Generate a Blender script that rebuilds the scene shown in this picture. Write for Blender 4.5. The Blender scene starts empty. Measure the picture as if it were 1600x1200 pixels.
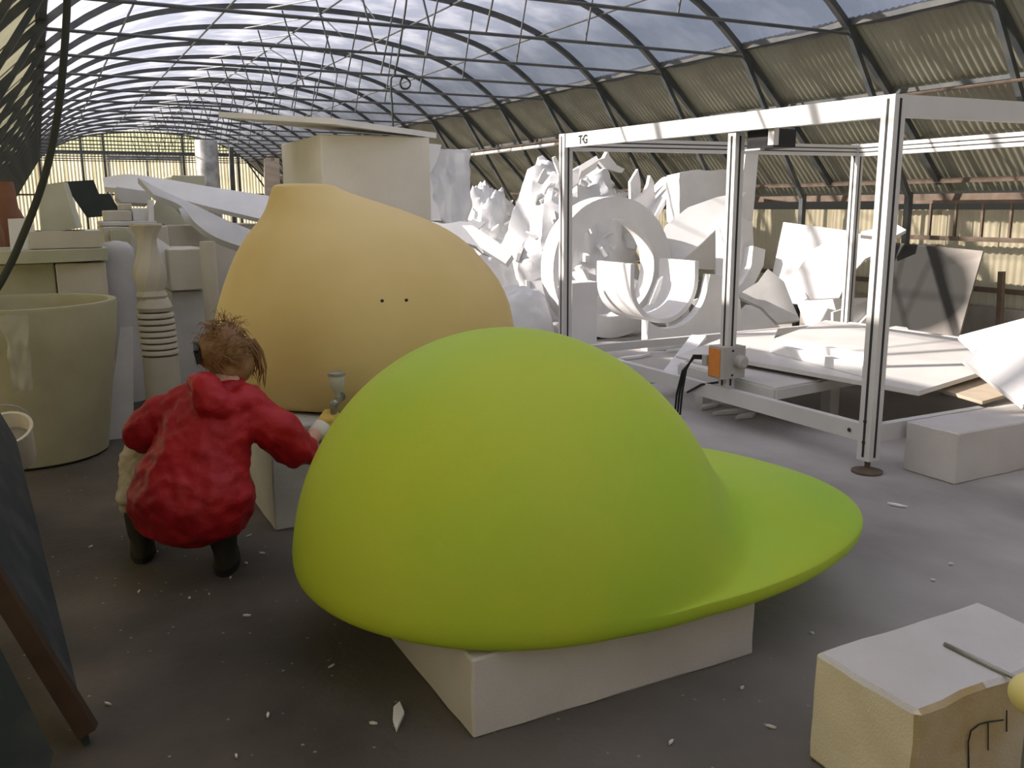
import bpy, bmesh, math, random
from mathutils import Vector, Matrix, noise
R = math.radians
rnd = random.Random(7)

# ------------------------------------------------------------------ camera, sky, sun, exposure
CAM_H = 1.5; FOC = 1400.0; PITCH = R(11.3); YAW = R(27.4); ROLL = R(.4)
_fw = Vector((math.sin(YAW)*math.cos(PITCH), math.cos(YAW)*math.cos(PITCH), -math.sin(PITCH)))
_r0 = Vector((math.cos(YAW), -math.sin(YAW), 0)); _u0 = _r0.cross(_fw)
_rt = _r0*math.cos(ROLL) - _u0*math.sin(ROLL); _up = _u0*math.cos(ROLL) + _r0*math.sin(ROLL)
CAMP = Vector((0, 0, CAM_H))
scene = bpy.context.scene
cam_d = bpy.data.cameras.new('camera'); cam = bpy.data.objects.new('camera', cam_d)
scene.collection.objects.link(cam); scene.camera = cam
cam_d.sensor_width = 36; cam_d.lens = 36*FOC/1600; cam_d.clip_start = .05; cam_d.clip_end = 300
cam.matrix_world = Matrix((( _rt.x, _up.x, -_fw.x, 0), (_rt.y, _up.y, -_fw.y, 0), (_rt.z, _up.z, -_fw.z, CAM_H), (0, 0, 0, 1)))

SUN_EL = R(30); SUN_DIR = Vector((-.93*math.cos(SUN_EL), .37*math.cos(SUN_EL), math.sin(SUN_EL)))   # towards the sun
world = bpy.data.worlds.new('sky'); scene.world = world; world.use_nodes = True
wn = world.node_tree.nodes; wl = world.node_tree.links
sky = wn.new('ShaderNodeTexSky'); sky.sky_type = 'NISHITA'; sky.sun_disc = False
sky.sun_elevation = SUN_EL; sky.sun_rotation = math.atan2(SUN_DIR.x, SUN_DIR.y)
sky.air_density = 1.0; sky.dust_density = 5; sky.ozone_density = 1.5
hs = wn.new('ShaderNodeHueSaturation'); hs.inputs['Saturation'].default_value = .66      # thin high haze
wl.new(sky.outputs[0], hs.inputs['Color']); wl.new(hs.outputs[0], wn['Background'].inputs[0]); wn['Background'].inputs[1].default_value = .34
sun_d = bpy.data.lights.new('sun', 'SUN'); sun = bpy.data.objects.new('sun', sun_d); scene.collection.objects.link(sun)
sun_d.energy = 42.0; sun_d.angle = R(.9); sun_d.color = (1, .93, .82)
sun.rotation_euler = (-SUN_DIR).to_track_quat('-Z', 'Y').to_euler()
vs = scene.view_settings; vs.view_transform = 'Standard'; vs.look = 'None'; vs.gamma = 1; vs.use_curve_mapping = False
vs.exposure = -.32

# ------------------------------------------------------------------ helpers
col = scene.collection
def at(px, py, Y):
    d = _fw*FOC + _rt*(px-800) + _up*(600-py); return CAMP + d*(Y/d.y)
def atX(px, py, X):
    d = _fw*FOC + _rt*(px-800) + _up*(600-py); return CAMP + d*(X/d.x)
def atZ(px, py, z=0):
    d = _fw*FOC + _rt*(px-800) + _up*(600-py); return CAMP + d*((z-CAM_H)/d.z)
def onp(px, py, P0, n):
    d = _fw*FOC + _rt*(px-800) + _up*(600-py); return CAMP + d*((P0-CAMP).dot(n)/d.dot(n))
V = Vector

def nz(v, s=1.0, seed=0): return noise.noise(V((v[0]*s+seed*7.3, v[1]*s-seed*3.1, v[2]*s+seed*1.7)))

class MB:
    def __init__(s): s.v = []; s.f = []
    def add(s, vs_, fs):
        o = len(s.v); s.v += [V(v) for v in vs_]; s.f += [tuple(i+o for i in f) for f in fs]; return s
    def box(s, x0, x1, y0, y1, z0, z1):
        return s.add([(x, y, z) for x in (x0, x1) for y in (y0, y1) for z in (z0, z1)],
            [(0,1,3,2),(4,6,7,5),(0,4,5,1),(2,3,7,6),(0,2,6,4),(1,5,7,3)])
    def obox(s, c, ex, ey, ez):      # centre and three half-extent vectors
        c, ex, ey, ez = V(c), V(ex), V(ey), V(ez)
        return s.add([c+ex*a+ey*b+ez*d for a in (-1,1) for b in (-1,1) for d in (-1,1)],
            [(0,1,3,2),(4,6,7,5),(0,4,5,1),(2,3,7,6),(0,2,6,4),(1,5,7,3)])
    def bar(s, a, b, w, h, up=(0,0,1)):
        a, b = V(a), V(b); d = (b-a); l = d.length; d.normalize(); up = V(up)
        if abs(d.dot(up)) > .98: up = V((1,0,0))
        x = d.cross(up).normalized(); z = x.cross(d)
        return s.obox((a+b)/2, d*l/2, x*w/2, z*h/2)
    def prism(s, pts, off):          # closed polygon swept along a vector
        n = len(pts); off = V(off); p = [V(q) for q in pts]
        return s.add(p+[q+off for q in p], [tuple(range(n)), tuple(range(2*n-1, n-1, -1))] + [(i, (i+1) % n + 0, (i+1) % n + n, i+n) for i in range(n)])
    def rings(s, rs, cap=True):      # loft of equal-length closed rings
        n = len(rs[0]); vs_ = [q for r in rs for q in r]; fs = []
        for i in range(len(rs)-1):
            for j in range(n):
                k = (j+1) % n; fs.append((i*n+j, i*n+k, (i+1)*n+k, (i+1)*n+j))
        if cap: fs += [tuple(range(n-1, -1, -1)), tuple(range((len(rs)-1)*n, len(rs)*n))]
        return s.add(vs_, fs)
    def lathe(s, prof, c=(0,0,0), n=40, tilt=None, cap=True):
        c = V(c); rs = []
        for r, z in prof:
            ring = [V((r*math.cos(t*2*math.pi/n), r*math.sin(t*2*math.pi/n), z)) for t in range(n)]
            if tilt: ring = [tilt @ q for q in ring]
            rs.append([q+c for q in ring])
        return s.rings(rs, cap)
    def tube(s, pts, r, n=8, cap=True):
        pts = [V(p) for p in pts]; rs = []; x = None
        rr = r if isinstance(r, (list, tuple)) else [r]*len(pts)
        for i, p in enumerate(pts):
            d = (pts[min(i+1, len(pts)-1)] - pts[max(i-1, 0)]).normalized()
            if x is None:
                x = d.orthogonal().normalized()
            else:
                x = (x - d*x.dot(d)).normalized()
            y = d.cross(x)
            rs.append([p + (x*math.cos(t*2*math.pi/n) + y*math.sin(t*2*math.pi/n))*rr[i] for t in range(n)])
        return s.rings(rs, cap)
    def ellipsoid(s, c, rx, ry, rz, n=20, m=12, rot=None):
        c = V(c); rs = []
        for i in range(m+1):
            a = math.pi*(i/m) if 0 < i < m else (1e-3 if i == 0 else math.pi-1e-3)
            ring = [V((rx*math.sin(a)*math.cos(t*2*math.pi/n), ry*math.sin(a)*math.sin(t*2*math.pi/n), -rz*math.cos(a))) for t in range(n)]
            if rot: ring = [rot @ q for q in ring]
            rs.append([q+c for q in ring])
        return s.rings(rs)
    def grid(s, fn, nu, nv):
        vs_ = [fn(i/nu, j/nv) for i in range(nu+1) for j in range(nv+1)]
        return s.add(vs_, [(i*(nv+1)+j, (i+1)*(nv+1)+j, (i+1)*(nv+1)+j+1, i*(nv+1)+j+1) for i in range(nu) for j in range(nv)])
    def sheet(s, fn, nu, nv, t):     # grid with thickness along its normals
        def nrm(u, v):
            e = 1e-3
            a = fn(min(u+e, 1), v)-fn(max(u-e, 0), v); b = fn(u, min(v+e, 1))-fn(u, max(v-e, 0))
            return a.cross(b).normalized()
        A = [fn(i/nu, j/nv) for i in range(nu+1) for j in range(nv+1)]
        B = [fn(i/nu, j/nv)+nrm(i/nu, j/nv)*t for i in range(nu+1) for j in range(nv+1)]
        N = len(A); w = nv+1; fs = []
        for i in range(nu):
            for j in range(nv):
                q = (i*w+j, (i+1)*w+j, (i+1)*w+j+1, i*w+j+1); fs.append(q); fs.append(tuple(k+N for k in reversed(q)))
        for i in range(nu):
            fs.append((i*w, i*w+N, (i+1)*w+N, (i+1)*w)); j = nv
            fs.append((i*w+j, (i+1)*w+j, (i+1)*w+j+N, i*w+j+N))
        for j in range(nv):
            fs.append((j, j+1, j+1+N, j+N)); i = nu*w
            fs.append((i+j, i+j+N, i+j+1+N, i+j+1))
        return s.add(A+B, fs)
    def mesh(s, name, origin=(0,0,0), smooth=False, fix=True):
        o = V(origin); me = bpy.data.meshes.new(name)
        me.from_pydata([v-o for v in s.v], [], s.f); me.validate()
        if fix:
            bm = bmesh.new(); bm.from_mesh(me); bmesh.ops.recalc_face_normals(bm, faces=bm.faces); bm.to_mesh(me); bm.free()
        if smooth:
            me.polygons.foreach_set('use_smooth', [True]*len(me.polygons))
            if smooth != True: me.set_sharp_from_angle(angle=R(smooth))
        return me

def link(o, parent=None):
    col.objects.link(o)
    if parent: o.parent = parent
    return o
def setp(o, label=None, cat=None, group=None, kind=None):
    if label: o['label'] = label
    if cat: o['category'] = cat
    if group: o['group'] = group
    if kind: o['kind'] = kind
    return o
def worldpos(o):
    p = V((0,0,0))
    while o: p += o.location; o = o.parent
    return p
def thing(name, label, cat, loc=(0,0,0), group=None):
    o = bpy.data.objects.new(name, None); o.empty_display_size = .1; o.location = loc; link(o)
    return setp(o, label, cat, group)
def part(name, mb, m, parent, smooth=False, label=None, origin=None, kind=None):
    w = worldpos(parent); og = V(origin) if origin is not None else w
    o = bpy.data.objects.new(name, mb.mesh(name, og, smooth)); o.data.materials.append(m)
    o.location = og - w; link(o, parent); return setp(o, label, kind=kind)
def solo(name, mb, m, label, cat, smooth=False, group=None, kind=None):
    c = sum((v for v in mb.v), V())/len(mb.v); c.z = min(v.z for v in mb.v)
    o = bpy.data.objects.new(name, mb.mesh(name, c, smooth)); o.location = c; o.data.materials.append(m); link(o)
    return setp(o, label, cat, group, kind)
def baked(name, mb, voxel, smooth_it=4, disp=None, origin=(0,0,0)):
    """join overlapping lofts into one continuous skin"""
    me = mb.mesh(name+'_raw', origin); o = bpy.data.objects.new(name+'_raw', me); link(o)
    md = o.modifiers.new('r', 'REMESH'); md.mode = 'VOXEL'; md.voxel_size = voxel
    sm = o.modifiers.new('s', 'SMOOTH'); sm.factor = .5; sm.iterations = smooth_it
    dg = bpy.context.evaluated_depsgraph_get(); ev = o.evaluated_get(dg)
    res = bpy.data.meshes.new_from_object(ev); res.name = name
    bpy.data.objects.remove(o); bpy.data.meshes.remove(me)
    if disp:
        ns = [v.normal.copy() for v in res.vertices]
        for v, n_ in zip(res.vertices, ns): v.co += n_*disp(v.co + V(origin))
    res.polygons.foreach_set('use_smooth', [True]*len(res.polygons)); return res
def partm(name, me, m, parent, label=None):
    o = bpy.data.objects.new(name, me); o.data.materials.append(m); link(o, parent); return setp(o, label)

# ------------------------------------------------------------------ materials
def mat(name, c, rough=.8, c2=None, scale=6, bump=0, bscale=80, metal=0, transl=0, transp=0, detail=4, spec=.3, ramp=(.35, .7), tint=(1,1,1)):
    m = bpy.data.materials.new(name); m.use_nodes = True; N = m.node_tree.nodes; L = m.node_tree.links
    b = N['Principled BSDF']; b.inputs['Roughness'].default_value = rough; b.inputs['Metallic'].default_value = metal
    b.inputs['Specular IOR Level'].default_value = spec
    b.inputs['Base Color'].default_value = (*c, 1)
    tc = N.new('ShaderNodeTexCoord'); csock = None
    if c2:
        t = N.new('ShaderNodeTexNoise'); t.inputs['Scale'].default_value = scale; t.inputs['Detail'].default_value = detail
        L.new(tc.outputs['Object'], t.inputs['Vector'])
        r = N.new('ShaderNodeValToRGB'); r.color_ramp.elements[0].position = ramp[0]; r.color_ramp.elements[1].position = ramp[1]
        r.color_ramp.elements[0].color = (*c, 1); r.color_ramp.elements[1].color = (*c2, 1)
        L.new(t.outputs[0], r.inputs[0]); L.new(r.outputs[0], b.inputs['Base Color']); csock = r.outputs[0]
    if bump:
        t2 = N.new('ShaderNodeTexNoise'); t2.inputs['Scale'].default_value = bscale; t2.inputs['Detail'].default_value = 3
        L.new(tc.outputs['Object'], t2.inputs['Vector'])
        bp = N.new('ShaderNodeBump'); bp.inputs['Strength'].default_value = bump; bp.inputs['Distance'].default_value = .01
        L.new(t2.outputs[0], bp.inputs['Height']); L.new(bp.outputs[0], b.inputs['Normal'])
    out = N['Material Output']; last = b.outputs[0]
    if transl:
        tr = N.new('ShaderNodeBsdfTranslucent'); tr.inputs[0].default_value = (*c, 1)
        if csock: L.new(csock, tr.inputs[0])
        mx = N.new('ShaderNodeMixShader'); mx.inputs[0].default_value = transl
        L.new(last, mx.inputs[1]); L.new(tr.outputs[0], mx.inputs[2]); last = mx.outputs[0]
    if transp:
        tp = N.new('ShaderNodeBsdfTransparent'); tp.inputs[0].default_value = (*tint, 1); mx = N.new('ShaderNodeMixShader'); mx.inputs[0].default_value = transp
        L.new(last, mx.inputs[1]); L.new(tp.outputs[0], mx.inputs[2]); last = mx.outputs[0]
    L.new(last, out.inputs[0]); return m

M = dict(
    foam=mat('white_foam', (.80,.80,.79), .9, (.72,.72,.71), 3, .25, 160),
    foam_old=mat('aged_foam', (.62,.59,.49), .9, (.50,.47,.39), 2.5, .3, 140),
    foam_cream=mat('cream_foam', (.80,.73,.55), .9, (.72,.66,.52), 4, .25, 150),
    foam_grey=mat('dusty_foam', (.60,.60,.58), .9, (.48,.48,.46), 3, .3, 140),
    foam_green=mat('pale_green_foam', (.50,.50,.37), .9, (.40,.40,.28), 3, .3, 140),
    foam_pot=mat('olive_dusty_foam', (.44,.42,.29), .9, (.34,.33,.21), 2.2, .3, 140),
    foam_ivory=mat('ivory_foam', (.76,.74,.66), .9, (.68,.66,.58), 2.5, .3, 140),
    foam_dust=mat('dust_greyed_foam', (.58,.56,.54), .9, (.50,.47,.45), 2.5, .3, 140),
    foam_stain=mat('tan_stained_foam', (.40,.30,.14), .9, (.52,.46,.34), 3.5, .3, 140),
    lime=mat('lime_paint', (.44,.54,.035), .6, (.30,.52,.035), 1.1, .12, 300, spec=.35, ramp=(.4, .75)),
    yellow=mat('warm_yellow_paint', (.70,.545,.24), .65, (.63,.47,.18), 1.4, .1, 280, spec=.3),
    yellow_pale=mat('pale_yellow_paint', (.72,.64,.26), .6),
    steel=mat('dark_painted_steel', (.055,.065,.07), .6, (.10,.10,.09), 5, metal=.1),
    rust=mat('rusty_steel', (.10,.075,.055), .8, (.16,.12,.09), 8),
    alu=mat('white_aluminium', (.62,.62,.60), .45, (.56,.56,.54), 3, metal=.0, spec=.5),
    groove=mat('dark_slot_rubber', (.03,.03,.03), .7),  # near-black for slots, bolts, screws and drawn lines
    black=mat('black_plastic', (.02,.02,.02), .5),
    film=None, sheet_side=None,
    orange=mat('orange_label', (.70,.26,.05), .6, (.6,.22,.05), 20),
    greybox=mat('grey_casting', (.42,.41,.38), .6),
    board=mat('white_laminate', (.66,.65,.62), .5, (.55,.53,.50), 2, spec=.4),
    ply=mat('plywood', (.50,.42,.32), .7, (.42,.35,.26), 9),
    boardgrey=mat('grey_hardboard', (.30,.28,.25), .85, (.25,.23,.21), 2),
    terracotta=mat('terracotta', (.27,.13,.075), .8, (.20,.10,.06), 6),
    darksheet=mat('dark_rubber_sheet', (.022,.032,.030), .7, (.04,.045,.04), 5),
    tarp=mat('dark_dusty_panel', (.028,.036,.036), .75, (.07,.075,.07), 7, detail=8, ramp=(.45, .8)),
    timber=mat('dark_timber', (.05,.028,.015), .8, (.035,.02,.012), 12),
    zinc=mat('galvanised_zinc', (.42,.42,.40), .5, (.22,.22,.21), 6, metal=.3),
    redcloth=mat('red_nylon', (.40,.010,.016), .5, (.30,.007,.012), 5, .25, 60, spec=.3),
    beige=mat('beige_cotton', (.42,.36,.26), .9, (.33,.28,.20), 14, .5, 60),
    boot=mat('dark_leather', (.02,.018,.014), .6, (.035,.03,.022), 10),
    sole=mat('boot_sole', (.012,.012,.012), .8),
    skin=mat('skin', (.55,.32,.22), .6),
    hair=mat('light_brown_hair', (.22,.115,.05), .5, (.36,.21,.10), 25),
    glove=mat('yellow_glove', (.62,.44,.10), .7),
    cuff=mat('white_cuff', (.66,.62,.52), .8),
    gunmetal=mat('brushed_metal', (.34,.34,.31), .35, metal=.7),
    cup=mat('frosted_cup', (.5,.5,.42), .5),
    chip=mat('foam_crumb', (.62,.60,.55), .9),
    planks=mat('raw_plank', (.50,.42,.33), .8, (.38,.30,.23), 10),
    wall_low=mat('concrete_block', (.36,.34,.30), .9, (.28,.26,.23), 5, .3, 40),
    bag=mat('milky_plastic_bag', (.78,.79,.80), .3, (.70,.72,.74), 4, .4, 14, transl=.15, transp=.1, spec=.5),
    cord=mat('cable_rubber', (.035,.04,.03), .6),
    sheet_wall=mat('corrugated_fibreglass', (.44,.40,.28), .75, (.34,.30,.20), 1.6, transl=.3),
    sheet_slope=mat('weathered_fibreglass', (.25,.245,.18), .8, (.18,.17,.12), 1.3, transl=.14),
    sheet_end=mat('pale_fibreglass', (.66,.62,.46), .75, (.54,.48,.32), 1.1, transl=.3),
    sheet_end_top=mat('yellowed_fibreglass', (.60,.58,.36), .75, (.50,.50,.30), 1.1, transl=.3),
)
M['film'] = mat('greenhouse_film', (.18,.19,.25), .4, (.42,.42,.48), 2.2, .5, 3, transl=.6, transp=.42, spec=.4, tint=(.62,.60,.63), detail=10, ramp=(.42, .78))
def floor_mat():
    m = mat('dusty_concrete', (.030,.025,.018), .85, (.105,.088,.070), 1.3, .5, 30, detail=9, ramp=(.36, .72), spec=.25)
    N = m.node_tree.nodes; L = m.node_tree.links; b = N['Principled BSDF']
    src = b.inputs['Base Color'].links[0].from_socket
    tc = N.new('ShaderNodeTexCoord'); t = N.new('ShaderNodeTexNoise'); t.inputs['Scale'].default_value = .45; t.inputs['Detail'].default_value = 6
    mp = N.new('ShaderNodeMapping'); mp.inputs['Scale'].default_value = (1, .6, 1); L.new(tc.outputs['Object'], mp.inputs[0]); L.new(mp.outputs[0], t.inputs['Vector'])
    r = N.new('ShaderNodeValToRGB'); r.color_ramp.elements[0].position = .27; r.color_ramp.elements[1].position = .58
    r.color_ramp.elements[0].color = (0,0,0,1); r.color_ramp.elements[1].color = (.75,.75,.75,1); L.new(t.outputs[0], r.inputs[0])
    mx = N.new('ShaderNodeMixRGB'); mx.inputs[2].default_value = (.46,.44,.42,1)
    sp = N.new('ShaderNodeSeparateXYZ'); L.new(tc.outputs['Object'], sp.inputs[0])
    mr = N.new('ShaderNodeMapRange'); mr.inputs['From Min'].default_value = .6; mr.inputs['From Max'].default_value = 4.0; mr.inputs['To Min'].default_value = .08; mr.inputs['To Max'].default_value = 1.7  # pale overlay grows stronger from left to right across the floor
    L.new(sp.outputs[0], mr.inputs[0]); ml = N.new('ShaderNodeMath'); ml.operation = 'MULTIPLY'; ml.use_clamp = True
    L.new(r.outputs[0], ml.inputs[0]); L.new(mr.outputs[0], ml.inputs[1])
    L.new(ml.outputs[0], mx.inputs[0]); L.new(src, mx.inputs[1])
    v = N.new('ShaderNodeTexVoronoi'); v.inputs['Scale'].default_value = 14; L.new(tc.outputs['Object'], v.inputs['Vector'])
    r2 = N.new('ShaderNodeValToRGB'); r2.color_ramp.elements[0].position = .05; r2.color_ramp.elements[1].position = .09
    r2.color_ramp.elements[0].color = (.6,.6,.6,1); r2.color_ramp.elements[1].color = (0,0,0,1); L.new(v.outputs['Distance'], r2.inputs[0])
    mx2 = N.new('ShaderNodeMixRGB'); mx2.inputs[2].default_value = (.34,.33,.31,1)
    L.new(r2.outputs[0], mx2.inputs[0]); L.new(mx.outputs[0], mx2.inputs[1]); L.new(mx2.outputs[0], b.inputs['Base Color'])
    return m
M['floor'] = floor_mat()

# ------------------------------------------------------------------ the tunnel
XC = 3.62; Y0 = -5.31; BAY = 1.48; NB = 27; YEND = Y0 + BAY*(NB)+.2
KP = [(0,4.10),(.9,4.07),(1.7,3.97),(2.4,3.79),(2.95,3.52),(3.4,3.18),(3.9,2.72),(4.4,2.24),(4.9,1.72)]
def prof(t):            # t along |dx| 0..4.9
    for i in range(len(KP)-1):
        if t <= KP[i+1][0] or i == len(KP)-2:
            x0, z0 = KP[max(i-1, 0)]; x1, z1 = KP[i]; x2, z2 = KP[i+1]; x3, z3 = KP[min(i+2, len(KP)-1)]
            u = (t-x1)/(x2-x1)
            m1 = (z2-z0)/(x2-x0) if i else 0; m2 = (z3-z1)/(x3-x1) if x3 > x1 else 0
            h = x2-x1
            return (2*u**3-3*u*u+1)*z1+(u**3-2*u*u+u)*m1*h+(-2*u**3+3*u*u)*z2+(u**3-u*u)*m2*h
def pnt(dx, y=0, off=0):
    t = abs(dx); e = .01; s = (prof(t+e)-prof(max(t-e, 0)))/(2*e if t > e else e+t)
    n = V((-s*(1 if dx >= 0 else -1), 0, 1)).normalized()
    return V((XC+dx, y, prof(t))) + n*off

fl = MB().grid(lambda u, v: V((-12+u*34, -14+v*62, 0)), 4, 4)
o = bpy.data.objects.new('floor', fl.mesh('floor')); o.data.materials.append(M['floor']); link(o); setp(o, 'dusty grey brown concrete floor strewn with foam crumbs', kind='structure')

ceil = thing('ceiling', 'arched tunnel roof of clear plastic film on dark steel ribs', None); setp(ceil, kind='structure')
# ribs, ties and hangers
def rib_mesh():
    mb = MB(); ds = [-4.9+9.8*i/56 for i in range(57)]; w = .03
    rs = []
    for d in ds:
        a = pnt(d, 0, 0); b = pnt(d, 0, -.06)
        rs.append([V((a.x, -w, a.z)), V((a.x, w, a.z)), V((b.x, w, b.z)), V((b.x, -w, b.z))])
    return mb.rings(rs).mesh('roof_rib', smooth=30)
def bar_mesh(name, pairs, w, h):
    mb = MB()
    for a, b in pairs: mb.bar(a, b, w, h, (0,1,0))
    return mb.mesh(name)
rm = rib_mesh(); rm.materials.append(M['steel'])
tm = MB().tube([(XC-3.4,0,3.08),(XC+3.4,0,3.08)], .016, 6).mesh('tie_bar'); tm.materials.append(M['steel'])
hm = [MB().tube([(XC+s*.52,0,4.02),(XC+s*.28,0,3.08)], .011, 5).mesh('hanger') for s in (-1,1)]
hm.append(MB().tube([(XC+1.55,0,3.95),(XC+1.38,0,3.08)], .011, 5).mesh('hanger'))
lm = [MB().bar((XC+s*3.38,0,3.16),(XC+s*4.42,0,1.55),.05,.05,(0,1,0)).mesh('brace_leg') for s in (-1,1)]
pm = [MB().bar((XC+s*4.42,0,1.6),(XC+s*4.42,0,0),.06,.06,(0,1,0)).mesh('wall_post') for s in (-1,1)]
for q in hm+lm+pm: q.materials.append(M['steel'])
for k in range(NB+1):
    y = Y0+BAY*k
    rb = bpy.data.objects.new('roof_rib', rm); rb.location = (0,y,0); link(rb, ceil)
    for nm, me in [('tie_bar', tm)]+[('hanger', q) for q in hm]+[('brace_leg', q) for q in lm]+[('wall_post', q) for q in pm]:
        c = bpy.data.objects.new(nm, me); link(c, rb)
# film, one length per bay, rumpled
def film_mesh(k):
    def fn(u, v):
        d = -3.45+6.9*u; p = pnt(d, v*BAY, .015)
        w = math.sin(math.pi*v); p.z += w*(.03*nz((d, v*2, k), 1.3)+.012*nz((d*4, v*5, k), 1.0)) - .03*w
        return p
    me = MB().grid(fn, 44, 6).mesh('film_panel', smooth=True, fix=False); me.materials.append(M['film']); return me
fms = [film_mesh(k) for k in range(4)]
for k in range(NB):
    c = bpy.data.objects.new('film_panel', fms[k % 4]); c.location = (0, Y0+BAY*k, 0); link(c, ceil)
# purlins along the tunnel
LEN = BAY*NB
for d in (-2.5,-1.25,0,1.25,2.5):
    p = pnt(d, 0, -.075); part('purlin', MB().tube([(p.x, Y0, p.z),(p.x, Y0+LEN, p.z)], .013, 5), M['steel'], ceil)
for s in (-1, 1):
    p = pnt(s*3.42, 0, .02); part('purlin', MB().bar((p.x, Y0, p.z),(p.x, Y0+LEN, p.z), .10, .06), M['steel'], ceil)
    p = pnt(s*4.05, 0, -.01); part('purlin', MB().bar((p.x, Y0, p.z),(p.x, Y0+LEN, p.z), .045, .04), M['steel'], ceil)
# ridge bracing between frames, light rods
for k in range(6, NB-1):
    y = Y0+BAY*k
    part('brace_rod', MB().tube([(XC, y, 4.0),(XC-.75, y+BAY, 4.02)], .009, 5), M['zinc'], ceil)
    part('brace_rod', MB().tube([(XC, y, 4.0),(XC+.75, y+BAY, 4.02)], .009, 5), M['zinc'], ceil)

# corrugated sides
PITCH_S = .076
def corr_slope(d0, d1, s, off, name):
    nw = int(1.54/PITCH_S); nv = nw*6
    def fn(u, v):
        d = d0+(d1-d0)*u; y = v*1.54; return pnt(s*d, y, off+.011*math.sin(y*2*math.pi/PITCH_S))
    me = MB().grid(fn, 4, nv).mesh(name, smooth=True, fix=False); me.materials.append(M['sheet_slope']); return me
def corr_flat(w, h, pitch, amp, m, name, seg=6):
    nv = int(round(w/pitch))*seg
    me = MB().grid(lambda u, v: V((v*w, amp*math.sin(v*w*2*math.pi/pitch), u*h)), 1, nv).mesh(name, smooth=True, fix=False)
    me.materials.append(m); return me
rows = [(3.38,4.02,.030),(3.98,4.5,.045),(4.46,5.05,.060)]
wallm = corr_flat(1.54, 1.42, PITCH_S, .011, M['sheet_wall'], 'wall_sheet')
wallm2 = corr_flat(1.54, 1.72, PITCH_S, .011, M['sheet_wall'], 'wall_sheet')
for side, s in (('right', 1), ('left', -1)):
    w = thing('wall_'+side, {'right': 'corrugated fibreglass side wall behind the cutting machine', 'left': 'corrugated fibreglass side wall behind the stacked foam blocks'}[side], None)
    setp(w, kind='structure')
    for (a, b, off) in rows:
        me = corr_slope(a, b, s, off, 'roof_sheet')
        for k in range(NB):
            c = bpy.data.objects.new('roof_sheet', me); c.location = (0, Y0+BAY*k-.03, 0); link(c, w)
    X = XC+s*4.92
    for k in range(NB):
        c = bpy.data.objects.new('wall_sheet', wallm if s > 0 else wallm2); c.rotation_euler = (0,0,R(90)); c.location = (X, Y0+BAY*k-.03, 0.0); link(c, w)
    part('eave_beam', MB().bar((X-s*.06, Y0, 1.55),(X-s*.06, Y0+LEN, 1.55), .08, .07), M['rust'], w)
    part('eave_beam', MB().bar((X-s*.06, Y0, 1.72),(X-s*.06, Y0+LEN, 1.72), .06, .05), M['rust'], w)
    part('wall_rail', MB().bar((X-s*.04, Y0, .62),(X-s*.04, Y0+LEN, .62), .05, .05), M['rust'], w)
    part('wall_kerb', MB().box(min(X-s*.06, X+s*.1), max(X-s*.06, X+s*.1), Y0, Y0+LEN, 0, .45), M['wall_low'], w)
# white pipe run under the right slope
pr_ = thing('trim_1', 'pale pipe run slung beneath the right hand roof slope', None); setp(pr_, kind='structure')
for k in range(10, 16):
    y = Y0+BAY*k+.02
    part('pipe_length', MB().tube([(7.25, y, 2.42),(7.25, y+BAY-.05, 2.42)], .028, 8), M['alu'] if k > 11 else M['rust'], pr_, smooth=True)
part('pipe_length', MB().tube([(7.28, Y0+BAY*6, 2.48),(7.28, Y0+BAY*17, 2.48)], .014, 6), M['rust'], pr_)
# steel grille on the right wall
win = thing('window_1', 'rusty steel bar grille fixed along the corrugated side wall', None, (8.42, 5.5, 1.12)); setp(win, kind='structure')
part('rail', MB().bar((8.36, 3.2, 1.13),(8.36, 7.12, 1.13), .04, .045), M['rust'], win)
part('rail', MB().bar((8.36, 3.2, 1.5),(8.36, 7.12, 1.5), .04, .035), M['rust'], win)
for i in range(14):
    y = 7.1-.3*i; part('mullion', MB().bar((8.36, y, 1.12),(8.36, y, 1.5), .022, .03), M['rust'], win)
part('strut', MB().bar((8.3, 5.55, 0),(8.3, 5.6, .83), .05, .05), M['rust'], win)
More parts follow.
